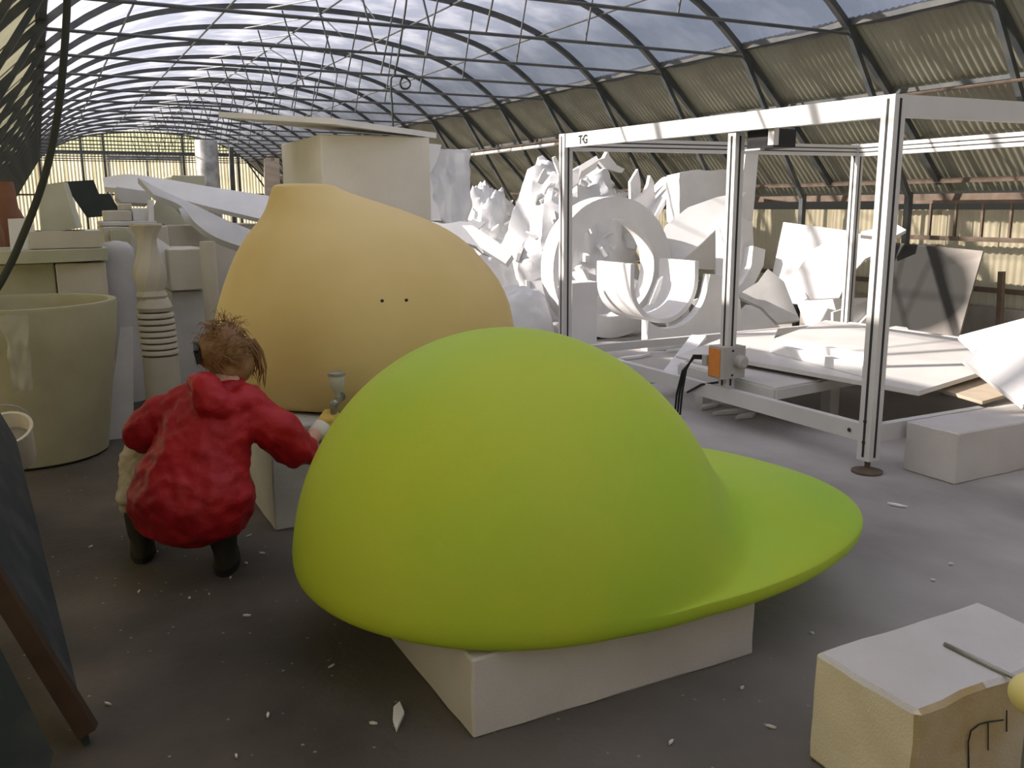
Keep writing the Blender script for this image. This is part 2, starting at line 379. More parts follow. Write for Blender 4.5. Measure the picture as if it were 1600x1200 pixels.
# end walls
def end_wall(name, y, label, outward, gap=None):
    w = thing(name, label, None, (XC, y, 0)); setp(w, kind='structure')
    SW = .88; n = 12
    for i in range(n):
        xa = XC-5.28+i*SW; nseg = 48
        opening = gap and gap[0] < xa+SW/2 < gap[1]
        def top(x): return prof(min(abs(x-XC), 4.9))+.03 if abs(x-XC) < 4.92 else 1.6
        for (z0, z1f, m, nm) in ((0, lambda x: min(3.36, top(x)), M['sheet_end'], 'wall_sheet'), (3.33, top, M['sheet_end_top'], 'gable_sheet')):
            if nm == 'gable_sheet' and max(top(xa), top(xa+SW)) < 3.36: continue
            if nm == 'wall_sheet' and (xa > 9 or opening): continue
            def fn(u, v):
                x = xa+v*(SW+.02); zt = max(z1f(x), z0+.005)
                return V((x, y+outward*(.02 if nm == 'gable_sheet' else 0)+.012*math.sin(x*2*math.pi/.11), z0+(zt-z0)*u))
            o = bpy.data.objects.new(nm, MB().grid(fn, 1, nseg).mesh(nm, (XC, y, 0), smooth=True, fix=False)); o.data.materials.append(m); link(o, w)
    yy = y-outward*.05
    part('cross_rail', MB().bar((XC-3.2, yy, 3.36),(XC+3.2, yy, 3.36), .05, .07), M['steel'], w)
    if not gap: part('cross_rail', MB().bar((XC-4.9, yy, 1.95),(XC+4.9, yy, 1.95), .05, .06), M['rust'], w)
    for x in ((XC-3.4, XC-2.1, XC-1.4, XC+1.2, XC+3.1) if not gap else (XC-3.4, XC-2.4, XC+4.0)):
        part('upright', MB().bar((x, yy, 0),(x, yy, prof(abs(x-XC))), .07, .07, (0,1,0)), M['steel'], w)
    if not gap: part('door_frame', MB().bar((XC-1.3, yy, 3.2),(XC+1.1, yy, 3.2), .05, .16).bar((XC-1.3, yy, 0),(XC-1.3, yy, 3.3), .05, .14, (0,1,0)).bar((XC+1.1, yy, 0),(XC+1.1, yy, 3.3), .05, .12, (0,1,0)).bar((XC-.05, yy, 0),(XC-.05, yy, 3.3), .05, .12, (0,1,0)), M['zinc'], w)
end_wall('wall_back', Y0+LEN+.1, 'pale yellow corrugated end wall lit by daylight from outside', 1)
end_wall('wall_front', Y0-.1, 'corrugated end wall behind the viewer', -1)

# ------------------------------------------------------------------ lime cap
CX, CY, ZR = 1.40, 2.74, .25
cap = thing('cap_sculpture', 'giant lime green foam baseball cap resting on a low white block', 'sculpture', (CX, CY, ZR))
def cap_mesh():
    pts = [(1.40,1.978),(1.7,1.97),(2.0,1.985),(2.3,2.055),(2.55,2.16),(2.74,2.32),(2.86,2.53),(2.895,2.74)]
    pol = sorted([(math.atan2(CY-y, x-CX), math.hypot(x-CX, y-CY)) for x, y in pts])       # angle from +X, 0..90
    def rout(th):
        a = abs(th)
        if a >= math.pi/2: return .762
        for i in range(len(pol)-1):
            if pol[i][0] <= a <= pol[i+1][0]:
                u = (a-pol[i][0])/(pol[i+1][0]-pol[i][0]); return pol[i][1]*(1-u)+pol[i+1][1]*u
        return .762
    H = .80; NT = 216; NU = 160; A0 = .762
    raw = [rout(-math.pi+2*math.pi*t/NT) for t in range(NT)]
    for _ in range(6): raw = [(raw[i-1]+2*raw[i]+raw[(i+1) % NT])/4 for i in range(NT)]
    rs = []
    for j in range(1, NU+1):
        u = j/NU
        ring = []
        for t in range(NT):
            th = -math.pi+2*math.pi*t/NT; ro = raw[t]
            r = ro*math.sin(u*math.pi/2); a0 = A0+(ro-A0)*math.exp(-(ro-A0)/.13)
            q = min(r/a0, 1); zc = H*(1-q**1.98)**.5 if q < 1 else 0
            fwd = max(0, (ro-A0)/(1.46-A0))
            e = .02+.185*min(1, fwd*1.6); zb = e*(1-min(r/ro, 1)**2.6)**.55
            side = (r*math.sin(th)/.75)
            zb += .07*min(1, fwd*1.5)*(1-min(1, (r/ro)**8))*(1-side*side*.5)*max(0, 1-max(0, r-.8)/.75)
            k = .15; h = max(k-abs(zc-zb), 0)/k; z = max(zc, zb)+h*h*k*.25
            if u > .9999: z = 0
            ring.append(V((CX+r*math.cos(th), CY+r*math.sin(th), ZR+.03+z)))
        rs.append(ring)
    # rounded lip turning under
    for (f, dz) in ((.998,.022),(.988,.010),(.97,.003),(.94,0),(.90,0)):
        rs.append([V((CX+raw[t]*f*math.cos(-math.pi+2*math.pi*t/NT), CY+raw[t]*f*math.sin(-math.pi+2*math.pi*t/NT), ZR+dz)) for t in range(NT)])
    mb = MB(); mb.rings(rs); return mb
cbd = part('cap_body', cap_mesh(), M['lime'], cap, smooth=True)
smm = cbd.modifiers.new('s', 'SMOOTH'); smm.factor = .5; smm.iterations = 24

def block(name, x0, x1, y0, y1, z0, z1, m, label, cat='block', chip=.012, group=None, seed=0):
    """hand-cut foam block: bevelled, slightly irregular edges"""
    me = bpy.data.meshes.new(name); bm = bmesh.new(); c = V(((x0+x1)/2, (y0+y1)/2, z0))
    bmesh.ops.create_cube(bm, size=1)
    for v in bm.verts: v.co = V((v.co.x*(x1-x0), v.co.y*(y1-y0), (v.co.z+.5)*(z1-z0)))
    n = max(3, int(max(x1-x0, y1-y0, z1-z0)/.09))
    bmesh.ops.bevel(bm, geom=list(bm.edges), offset=chip*.6, segments=1, affect='EDGES')
    bmesh.ops.subdivide_edges(bm, edges=[e for e in bm.edges if e.calc_length() > .12], cuts=n, use_grid_fill=True)
    for v in bm.verts:
        if v.co.z > .004:
            v.co += V((nz(v.co, 9, seed), nz(v.co, 9, seed+3), nz(v.co, 9, seed+5)))*chip*.35
    bm.to_mesh(me); bm.free(); me.materials.append(m)
    o = bpy.data.objects.new(name, me); o.location = c; link(o); return setp(o, label, cat, group)

block('foam_plinth', .96, 2.01, 2.11, 3.2, 0, .249, M['foam_dust'], 'low white foam plinth beneath the lime green cap', 'plinth')

# ------------------------------------------------------------------ yellow dome and what stands round it
egg = thing('dome_sculpture', 'large warm yellow foam dome with a blunt off centre tip', 'sculpture', (1.58, 4.8, .5))
def dome():
    P = [(1.618,1.25,.06),(1.616,1.255,.13),(1.605,1.262,.165),(1.585,1.275,.182),(1.55,1.315,.235),(1.48,1.42,.362),(1.42,1.475,.458),(1.37,1.505,.535),(1.30,1.53,.61),(1.23,1.545,.665),(1.09,1.575,.755),(.95,1.58,.808),(.82,1.58,.828),(.70,1.58,.83),(.62,1.58,.822),(.55,1.58,.80),(.515,1.58,.775),(.5,1.58,.72)]
    rs = []; n = 72
    for z, c, r in P:
        rs.append([V((c+r*math.cos(t*2*math.pi/n), 4.8+r*.97*math.sin(t*2*math.pi/n), z)) for t in range(n)])
    return MB().rings(rs)
dm = part('dome_body', dome(), M['yellow'], egg, smooth=50)
sd = dm.modifiers.new('s', 'SUBSURF'); sd.levels = sd.render_levels = 1
def egg_front(px, py):
    best = None
    for i in range(400):
        y = 3.6+i*.004; p = at(px, py, y)
        r = .82 if p.z < 1 else .82*math.sqrt(max(0, 1-((p.z-1)/.62)**2))
        if (p.x-1.57)**2+(p.y-4.8)**2 < r*r: return p
    return at(px, py, 4.2)
for px, py in ((597, 470), (635, 469)):
    p = egg_front(px, py); part('drill_hole', MB().ellipsoid(p, .009, .009, .008, 10, 6), M['black'], egg, smooth=True, label='small dark hole in the yellow dome')
block('foam_plinth', .85, 2.2, 4.07, 5.5, 0, .5, M['foam_grey'], 'grey white foam plinth carrying the yellow dome', 'plinth', seed=2)
block('foam_column', 1.62, 2.36, 5.72, 6.75, 0, 1.945, M['foam_ivory'], 'tall pale foam column standing behind the yellow dome', 'block', seed=3)
def slab(pts, P0, n, t, jitter=0, seed=1):
    """a board: outline on a plane, given a real thickness away from its face"""
    n = V(n).normalized(); q = [onp(x, y, V(P0), n) for x, y in pts]
    if n.dot(CAMP-q[0]) < 0: n = -n
    if jitter:
        out = []; rr = random.Random(seed)
        for i, a in enumerate(q):
            b = q[(i+1) % len(q)]; m = max(1, int((b-a).length/.09)); pd = (b-a).cross(n).normalized()
            for k in range(m): out.append(a+(b-a)*(k/m)+(pd*rr.uniform(-1, 1)*jitter if k else V()))
        q = out
    return MB().prism(q, -n*t)
# slab on the column
N_ = at(524,194,5.5); L_ = at(342,183,6.5); R_ = at(682,216,5.75)
solo('foam_sheet', MB().prism([N_, L_, L_+R_-N_, R_], (0,0,.035)), M['foam'], 'thin white foam sheet lying across the tall foam column', 'sheet')

# ------------------------------------------------------------------ blocks at the right front
block('foam_block', 4.25, 5.4, 3.02, 3.35, 0, .285, M['foam_dust'], 'long white foam block beside the machine foot', seed=5)
p_ = atX(1440,1110,1.745)
blk = thing('foam_block', 'big cream faced foam block with a metal rod on top', 'block', (1.74, 1.1, 0))
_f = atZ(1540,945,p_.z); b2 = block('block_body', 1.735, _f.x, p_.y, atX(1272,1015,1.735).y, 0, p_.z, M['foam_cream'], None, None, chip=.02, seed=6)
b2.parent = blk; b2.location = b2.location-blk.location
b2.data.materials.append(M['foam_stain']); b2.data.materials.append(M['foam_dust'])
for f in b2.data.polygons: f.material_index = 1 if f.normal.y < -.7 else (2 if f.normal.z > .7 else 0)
yf = p_.y-.003
mk = MB()
mk.tube([at(x, y, yf) for x, y in ((1514,1205),(1513,1160),(1517,1142),(1530,1132),(1545,1128),(1568,1125))], .0022, 5)
mk.tube([at(x, y, yf) for x, y in ((1544,1128),(1544,1172))], .0016, 5)
mk.tube([at(x, y, yf) for x, y in ((1573,1110),(1573,1143))], .0016, 5)
part('pencil_marks', mk, M['groove'], blk, label='dark drawn lines on the block side')
rd = MB(); a = atZ(1476,1006,p_.z+.008); b = atZ(1600,1066,p_.z+.008); rd.tube([a, b], .006, 8)
solo('metal_rod', rd, M['gunmetal'], 'thin metal rod lying on top of the cream foam block', 'rod', smooth=True)
q_ = at(1579,1085,.98)
qc = q_+_rt*.045
bl = thing('yellow_ball', 'pale yellow ball on a slim stand beside the cream block', 'ball', (qc.x, qc.y, 0))
part('ball', MB().ellipsoid(qc, .045, .045, .042, 28, 18), M['yellow_pale'], bl, smooth=True)
part('stand', MB().lathe([(.03,0),(.03,.01),(.008,.02),(.008,qc.z-.03)], (qc.x, qc.y, 0), 16), M['gunmetal'], bl)

# ------------------------------------------------------------------ hot wire cutting machine
MX0, MX1, MY0, MY1, MH = 4.03, 7.5, 3.41, 6.75, 2.05
mach = thing('cutting_machine', 'white aluminium gantry frame of a foam cutting machine', 'machine', (MX0, MY0, 0))
def post(x, y, z0, z1, w=.085):
    p = part('post', MB().box(x-w/2, x+w/2, y-w/2, y+w/2, z0, z1), M['alu'], mach)
    for (ax, ay, sx, sy) in ((x-w/2, y, .003, .007), (x, y-w/2, .007, .003)):
        part('slot', MB().box(ax-sx, ax+sx, ay-sy, ay+sy, z0+.02, z1-.02), M['groove'], p)
    return p
def beam(a, b, w, h, slots=0, face=(-1,0,0)):
    p = part('beam', MB().bar(a, b, w, h), M['alu'], mach); a, b = V(a), V(b)
    for i in range(slots):
        z = -h/2+h*(i+1)/(slots+1); off = V(face)*(w/2) + V((0,0,z))
        part('slot', MB().bar(a+off, b+off, .006, .010), M['groove'], p)
    return p
for x, y in ((MX0, MY0), (MX0, MY1), (MX1, MY0), (MX1, MY1)):
    p = post(x, y, .075, MH+(.035 if y > 5 or x > 5 else 0))
    part('foot', MB().lathe([(.085,0),(.085,.012),(.05,.022),(.016,.03),(.016,.08)], (x, y, 0), 24), M['rust'], p, smooth=40)
fb = beam((MX0, MY0, MH-.055), (MX0, MY1, MH-.022), .06, .112)
beam((MX0, MY0, MH-.055), (MX1, MY0, MH-.03), .06, .112)
beam((MX0, MY1, MH-.05), (MX1, MY1, MH-.03), .06, .105, 2, (0,-1,0))
beam((MX1, MY0, MH-.03), (MX1, MY1, MH-.03), .06, .12, 2)
beam((MX0, MY0, .225), (MX0, MY1, .225), .05, .10)
beam((MX0, MY0, .225), (MX1, MY0, .225), .05, .10)
beam((MX0, MY1, .225), (MX1, MY1, .225), .05, .07)
beam((MX1, MY0, .225), (MX1, MY1, .225), .05, .08)
for (x, y, z) in ((MX0-.045, MY0, .30), (MX0-.045, MY0, .18), (MX0-.03, MY0+.12, .225), (MX0-.03, MY1-.1, .225)):
    part('bolt', MB().ellipsoid((x, y, z), .006, .012, .012, 10, 6), M['groove'], mach)
# T.G lettering on the beam
cu = bpy.data.curves.new('lettering', 'FONT'); cu.body = 'T\u00b7G'; cu.size = .095; cu.extrude = .001; cu.space_character = .85; cu.offset = .002
to = bpy.data.objects.new('lettering_raw', cu); link(to)
dg = bpy.context.evaluated_depsgraph_get(); lme = bpy.data.meshes.new_from_object(to.evaluated_get(dg)); bpy.data.objects.remove(to)
lme.materials.append(M['black']); lo = bpy.data.objects.new('lettering', lme); link(lo, mach)
lp = V((0, atX(904, 219, MX0-.032).y, MH-.062)); lo.matrix_local = Matrix.Translation(V((MX0-.032, lp.y, lp.z))-mach.location) @ Matrix.Rotation(R(-90), 4, 'Z') @ Matrix.Rotation(R(90), 4, 'X')
# carriage column with motor box
my = 4.64; mx = MX0+.02
cc = post(mx+.0, my, .27, MH-.105, .075)
mot = part('motor_box', MB().box(mx-.10, mx+.09, my-.075, my+.075, .345, .56), M['greybox'], mach)
part('front_plate', MB().box(mx-.106, mx-.1, my-.045, my+.07, .355, .545), M['orange'], mot, label='orange label plate')
part('knob', MB().lathe([(.045,0),(.045,.05),(.03,.065)], (mx+.03, my-.075, .46), 20, Matrix.Rotation(R(90), 3, 'X')), M['greybox'], mot, smooth=40)
part('plug', MB().box(mx-.12, mx-.08, my+.075, my+.12, .42, .49), M['greybox'], mot)
part('screw', MB().ellipsoid((mx-.02, my-.077, .535), .01, .005, .008, 8, 5), M['groove'], mot)
part('screw', MB().ellipsoid((mx-.02, my-.077, .37), .01, .005, .008, 8, 5), M['groove'], mot)
cb = MB()
for k in range(3):
    p0 = V((mx-.1, my+.12, .46+.01*k)); cb.tube([p0, p0+V((-.05,.05,0)), p0+V((-.08,.13-.02*k,-.1)), p0+V((-.07,.2-.03*k,-.28)), p0+V((-.05,.24-.03*k,-.44)), V((mx-.2, my+.42-.05*k, .012))], .008, 6)
part('cable', cb, M['black'], mach, smooth=True)
part('cable', MB().tube([(mx, my+.05, .30),(mx-.05, my+.2, .26),(mx-.06, my+.34, .18)], .008, 6), M['black'], mach, smooth=True)
car = part('top_carriage', MB().box(mx+.02, mx+.2, my-.32, my-.08, MH-.21, MH-.1), M['groove'], mach)
part('bracket', MB().box(mx+.02, mx+.06, my-.2, my+.04, MH-.22, MH-.21).box(mx-.02, mx+.02, my-.36, my-.31, MH-.2, MH-.1), M['alu'], car)

# low tables inside the machine
tb = thing('work_table', 'low table with aluminium rim standing inside the machine frame', 'table', (4.9, 5.0, 0))
TZ = .325
c1, c2, c3 = atZ(1062,567,TZ), atZ(1212,606,TZ), atZ(1306,589,TZ)
part('table_top', MB().prism([c1, c2, c3+(c3-c2)*.6, c1+(c3-c2)*1.6], (0,0,-.012)), M['board'], tb)
for a, b in ((c1, c2), (c2, c3+(c3-c2)*.6)):
    dz = V((0,0,-.045)); part('rim', MB().bar(a+dz, b+dz, .03, .065), M['alu'], tb)
for q in (V((4.94,4.55,0)), V((6.3,4.6,0)), c1+(c3-c1)*.1+V((.1,.0,-TZ)), V((6.3,6.2,0))):
    part('leg', MB().box(q.x-.045, q.x+.045, q.y-.045, q.y+.045, 0, TZ-.075), M['alu'], tb)
def flat(name, pts, z, t, m, label, cat='sheet', group=None, jit=0, seed=1):
    q = [atZ(x, y, z) for x, y in pts]; return solo(name, MB().prism(q, (0,0,-t)), m, label, cat, group=group)
flat('laminate_board', [(1130,557),(1436,611),(1640,548),(1290,500)], .386, .03, M['board'], 'wide white laminate board laid across the low table')
flat('laminate_board', [(1056,556),(1128,574),(1200,553),(1215,514),(1150,520)], .345, .016, M['board'], 'dusty white board at the far end of the low table')
flat('plywood_sheet', [(1462,606),(1535,627),(1640,597),(1560,582)], .325, .02, M['ply'], 'pale plywood sheet under the wide laminate board')
for (a, b, lab) in (((1217,541),(1358,570),'upper white foam bar lying on the laminate board'), ((1208,550),(1352,588),'lower white foam bar nearer the laminate board edge')):
    A, B = atZ(*a, .388), atZ(*b, .388); solo('foam_bar', MB().bar(A+V((0,0,.035)), B+V((0,0,.035)), .055, .07), M['foam'], lab, 'bar')
A, B = atZ(1038,597,.13), atZ(1092,526,.37)
solo('foam_strip', MB().bar(A, B, .13, .03), M['foam'], 'narrow white foam strip leaning on the low table rim', 'strip')
# two sheets leaning at the right edge
solo('foam_sheet', slab([(1499,524),(1600,497),(1700,520),(1640,575),(1524,546)], (5.0,3.75,.62), (-.3,-.45,.85), .035), M['foam'], 'tilted white foam sheet with a pointed corner, behind a bigger sheet', 'sheet')
solo('foam_sheet', slab([(1506,562),(1575,512),(1700,470),(1720,640),(1600,634)], (4.75,3.5,.55), (-.38,-.55,.75), .035), M['foam'], 'big tilted white foam sheet leaning over the machine rail', 'sheet')

# ------------------------------------------------------------------ person crouching
per = thing('person', 'person in a red hooded jacket crouching with a spray gun', 'person', (.38, 3.78, 0))
O = per.location.copy()
hipC = at(296,800,3.72); neck = at(352,602,3.86); head = at(358,548,3.9)
shR = at(404,645,3.72); shL = at(268,640,4.0)
elR = at(470,705,3.72); wrR = at(500,672,3.82); haR = at(519,645,3.86)
elL = at(216,678,4.0); wrL = at(240,668,4.22)
knL = at(222,706,4.26); hL, hR = atZ(222,880), atZ(351,900)
anL = V((hL.x+.01, hL.y+.06, .16)); knR = V((.68,4.06,.5)); anR = V((hR.x+.015, hR.y+.06, .16))
hipL = hipC+V((-.08,.05,.02)); hipR = hipC+V((.11,-.02,.0))
def limb(mb, pts, rs_, n=12):
    out = []; rr = []
    for i in range(len(pts)-1):
        for k in range(6):
            u = k/6; out.append(pts[i].lerp(pts[i+1], u)); rr.append(rs_[i]*(1-u)+rs_[i+1]*u)
    out.append(pts[-1]); rr.append(rs_[-1]); mb.tube(out, rr, n)
    mb.ellipsoid(pts[0], rs_[0], rs_[0], rs_[0], 12, 8); mb.ellipsoid(pts[-1], rs_[-1], rs_[-1], rs_[-1], 12, 8)
# facing direction and frame
FA = R(38); fwd = V((math.sin(FA), math.cos(FA), 0)); rgt = V((math.cos(FA), -math.sin(FA), 0)); upv = V((0,0,1))
# body: one continuous skin
bd = MB()
spine = [hipC, hipC.lerp(neck, .5)-fwd*.03, neck]
limb(bd, spine, [.15,.14,.07], 16)
limb(bd, [neck-V((0,0,.03)), head-V((0,0,.03))], [.055,.05])
HR = Matrix.Rotation(-FA-R(12), 3, 'Z') @ Matrix.Rotation(R(12), 3, 'X')
hd = lambda x, y, z: head + HR @ V((x, y, z))     # x right, y forward, z up in the head's frame
bd.ellipsoid(head, .072, .092, .105, 24, 16, HR)
bd.ellipsoid(hd(0,.035,-.06), .052, .055, .055, 18, 12, HR)          # jaw
bd.ellipsoid(hd(0,.10,-.015), .013, .02, .026, 12, 8, HR)            # nose
bd.ellipsoid(hd(0,.09,-.055), .024, .012, .008, 12, 8, HR)           # lips
for s in (-1, 1): bd.ellipsoid(hd(s*.074,.0,-.012), .010, .02, .032, 12, 8, HR)
limb(bd, [shR, elR, wrR], [.05,.042,.03]); limb(bd, [shL, elL, wrL], [.05,.042,.03])
limb(bd, [neck, shR], [.06,.055]); limb(bd, [neck, shL], [.06,.055])
limb(bd, [hipR, knR, anR], [.085,.06,.042]); limb(bd, [hipL, knL, anL], [.085,.06,.042])
def hand(mb, wr, d, nrm_, curl, r=.0095):
    """palm, four curled fingers of unequal length, thumb from the side of the palm"""
    d = d.normalized(); nrm_ = (nrm_-d*nrm_.dot(d)).normalized(); sd_ = d.cross(nrm_)
    pc = wr+d*.045
    mb.obox(pc, d*.04, sd_*.036, nrm_*.012); mb.ellipsoid(pc, .04, .04, .022, 12, 8)
    for i, (l, s) in enumerate(((.072,-.028),(.082,-.009),(.076,.010),(.060,.028))):
        b = pc+d*.035+sd_*s; pts = [b]; dd = d.copy(); ang = 0
        for seg in (.42,.33,.25):
            ang += curl; dv = d*math.cos(ang)+nrm_*math.sin(ang); b = b+dv*l*seg; pts.append(b)
        mb.tube(pts, [r, r*.95, r*.88, r*.75], 8)
    tb_ = pc-d*.012-sd_*.034; mb.tube([tb_, tb_-sd_*.02+d*.022+nrm_*.012, tb_-sd_*.012+d*.05+nrm_*.03], [r*1.15, r*1.05, r*.85], 8)
hand(bd, wrL, (wrL-elL)+V((.02,.05,-.02)), V((.2,.1,-1)), .5)
bme = baked('body', bd, .010, 3, origin=O); partm('body', bme, M['skin'], per)
for s in (-1, 1): part('eye', MB().ellipsoid(hd(s*.03,.083,.0), .012, .008, .009, 12, 8), M['cuff'], per, smooth=True)
# trousers
tr = MB()
limb(tr, [hipL, knL, anL+V((0,0,.11))], [.115,.095,.085], 16); limb(tr, [hipR, knR, anR+V((.0,0,.10))], [.115,.085,.072], 16)
tr.ellipsoid(hipC, .18, .15, .13, 20, 12)
tr.ellipsoid(anL+V((0,0,.125)), .092, .092, .04, 16, 8)
tme = baked('trousers', tr, .012, 3, lambda p: .009*nz(p, 22, 1)+.007*nz((p.x*8, p.y*8, p.z*60), 1, 4), O); partm('trousers', tme, M['beige'], per, 'beige baggy cotton trousers')
# jacket
jk = MB()
def jring(c, rx, ry, n=28, tilt=0):
    return [c + rgt*(rx*math.cos(t*2*math.pi/n)) + (fwd*math.cos(tilt)+upv*math.sin(tilt))*(ry*math.sin(t*2*math.pi/n)) for t in range(n)]
jc = lambda px, py, Y: at(px, py, Y)
jr = [(jc(302,842,3.70),.135,.10),(jc(300,825,3.70),.215,.155),(jc(300,795,3.71),.26,.185),(jc(300,765,3.72),.262,.19),(jc(302,735,3.74),.235,.175),(jc(310,705,3.77),.215,.165),(jc(322,675,3.79),.21,.155),(jc(333,645,3.81),.205,.14),(jc(340,622,3.83),.17,.12),(jc(346,603,3.85),.105,.09),(jc(350,592,3.86),.07,.07)]
jk.rings([jring(c, a, b) for c, a, b in jr])
limb(jk, [jc(385,632,3.75), jc(430,672,3.71), elR+V((-.005,0,-.01)), elR.lerp(wrR,.12)], [.085,.095,.082,.06], 16)
limb(jk, [jc(295,630,3.93), jc(252,652,3.97), elL+V((.01,0,-.0)), elL.lerp(wrL,.7)], [.085,.085,.082,.07], 16)
# hood bunched on the upper back
hood = [V(jc(322,606,3.74)), V(jc(330,628,3.71)), V(jc(355,640,3.70)), V(jc(382,630,3.72)), V(jc(398,612,3.78))]
limb(jk, [jc(305,596,3.82)]+hood, [.035,.062,.07,.066,.052,.03], 14)
jme = baked('jacket', jk, .011, 4, lambda p: .012*nz(p, 9, 2)+.007*nz(p, 24, 5)+.013*(.35-abs(nz((p.x*7+p.z*5, p.y*6, p.z*9-p.x*4), 1, 9)))+.008*(.3-abs(nz((p.x*16, p.y*12, p.z*18+p.x*9), 1, 4))), O); partm('jacket', jme, M['redcloth'], per, 'red hooded rain jacket')
# glove, cuff, spray gun
gl = MB(); hdir = (haR-wrR).normalized(); hand(gl, wrR+hdir*.015, haR-wrR, V((.45,.5,-.1)), .75, .0115)
gme = baked('glove', gl, .004, 2, origin=O); partm('glove', gme, M['glove'], per, 'yellow work glove')
part('cuff', MB().tube([wrR-hdir*.045, wrR-hdir*.01, wrR+hdir*.03], [.040,.042,.038], 16), M['cuff'], per, smooth=True, label='white glove cuff')
# boots
def boot(name, an, d, lab=None):
    d = V(d).normalized(); s = V((d.y, -d.x, 0)); an = V((an.x, an.y, 0)); b = MB()
    def rg(c, l, w): return [c+d*(l*math.cos(t*math.pi/9))+s*(w*math.sin(t*math.pi/9)) for t in range(18)]
    b.rings([rg(an+d*.06+V((0,0,.022)), .135, .05), rg(an+d*.06+V((0,0,.05)), .135, .05), rg(an+d*.035+V((0,0,.085)), .105, .048), rg(an+V((0,0,.12)), .066, .054), rg(an-d*.005+V((0,0,.22)), .066, .062), rg(an-d*.005+V((0,0,.27)), .064, .062), rg(an-d*.005+V((0,0,.275)), .05, .05)])
    p = part(name, b, M['boot'], per, smooth=50)
    part('sole', MB().rings([rg(an+d*.06, .138, .052), rg(an+d*.06+V((0,0,.028)), .14, .053)]), M['sole'], p)
    part('laces', MB().tube([an+d*.06+s*.04+V((0,0,.14)), an+d*.07+V((0,0,.16)), an+d*.06-s*.04+V((0,0,.18))], .005, 5), M['sole'], p)
boot('boot', hL+V((.01,.06,0)), (.12,1,0)); boot('boot', hR+V((.015,.06,0)), (.3,1,0))
# hair: a mass plus loose wisps, gathered in a clip
hr = MB()
hr.ellipsoid(hd(0,-.02,.018), .09, .10, .112, 24, 16, HR)
hr.ellipsoid(hd(-.02,-.075,.02), .075, .055, .08, 18, 12, HR)
hr.ellipsoid(hd(.055,.005,-.05), .035, .06, .085, 16, 12, HR)
hr.ellipsoid(hd(-.055,.0,-.04), .032, .06, .08, 16, 12, HR)
hr.ellipsoid(hd(0,-.06,-.06), .07, .045, .06, 16, 12, HR)
hme = baked('hair', hr, .009, 2, lambda p: .008*nz((p.x*30, p.y*30, p.z*12), 1, 3), O)
hb = partm('hair', hme, M['hair'], per, 'messy light brown hair pinned up')
ws = MB(); rw = random.Random(3)
for i in range(420):
    a = rw.uniform(0, 2*math.pi); e = rw.uniform(-.3, 1.3)
    p0 = V((.088*math.cos(e)*math.cos(a), -.02+.10*math.cos(e)*math.sin(a), .018+.11*math.sin(e)))
    if p0.y > .075: continue
    out = p0.normalized(); l = rw.uniform(.03, .085)
    tang = V((-out.y, out.x, rw.uniform(-.6, .6))).normalized()*rw.choice((-1, 1))
    pts = [p0*.96, p0+out*l*.12+tang*l*.4, p0+out*l*.22*rw.random()+tang*l*.9-V((0,0,l*.2)), p0+out*l*.35*(rw.random()-.3)+tang*l*1.2-V((0,0,l*.5))]
    ws.tube([hd(*p) for p in pts], [.0018,.0016,.0012,.0006], 4)
for i in range(26):       # locks falling beside the face
    x = .06+rw.uniform(-.02,.025); y = rw.uniform(.02,.085); l = rw.uniform(.08,.17)
    ws.tube([hd(x*.9, y, .03), hd(x+.01, y+.015, -.03), hd(x+.005, y+.02+rw.uniform(-.01,.02), -.03-l*.6), hd(x+rw.uniform(-.02,.02), y+.01+rw.uniform(-.02,.03), -.03-l)], [.005,.005,.0035,.001], 4)
part('wisps', ws, M['hair'], hb, smooth=True, kind='stuff')
part('hair_clip', MB().prism([hd(-.075,-.085,.07), hd(-.035,-.135,.055), hd(-.03,-.14,-.005), hd(-.07,-.10,-.02)], HR @ V((-.012,-.018,0))).bar(hd(-.08,-.11,.0), hd(-.03,-.15,.06), .012, .012), M['black'], hb, label='dark hair clip')
# spray gun, held: its own thing
g0 = haR+V((.03,.025,.045))
gun = thing('spray_gun', 'metal paint spray gun held in the yellow gloved hand', 'spray gun', g0)
gd = (V((1.45,4.5,.85))-g0); gd.z = 0; gd.normalize()
part('barrel', MB().tube([g0-gd*.10, g0-gd*.06, g0-gd*.055, g0+gd*.06, g0+gd*.065, g0+gd*.10], [.012,.012,.018,.018,.014,.012], 14), M['gunmetal'], gun, smooth=40)
part('air_cap', MB().tube([g0+gd*.10, g0+gd*.125], [.022,.018], 14), M['gunmetal'], gun, smooth=40)
part('handle', MB().tube([g0-gd*.045, haR-gd*.02+V((.01,.01,-.03)), haR-gd*.03+V((.01,.01,-.09))], [.016,.015,.014], 12), M['gunmetal'], gun, smooth=40)
part('trigger', MB().tube([g0-gd*.01, g0+gd*.0-V((0,0,.05)), g0-gd*.01-V((0,0,.08))], .006, 8), M['gunmetal'], gun)
cpz = g0+gd*.02
part('paint_cup', MB().lathe([(.012,.01),(.014,.035),(.034,.06),(.038,.115),(.036,.12)], cpz, 20), M['cup'], gun, smooth=40)
part('cup_lid', MB().lathe([(.040,.115),(.040,.128),(.02,.136)], cpz, 20), M['gunmetal'], gun, smooth=40)

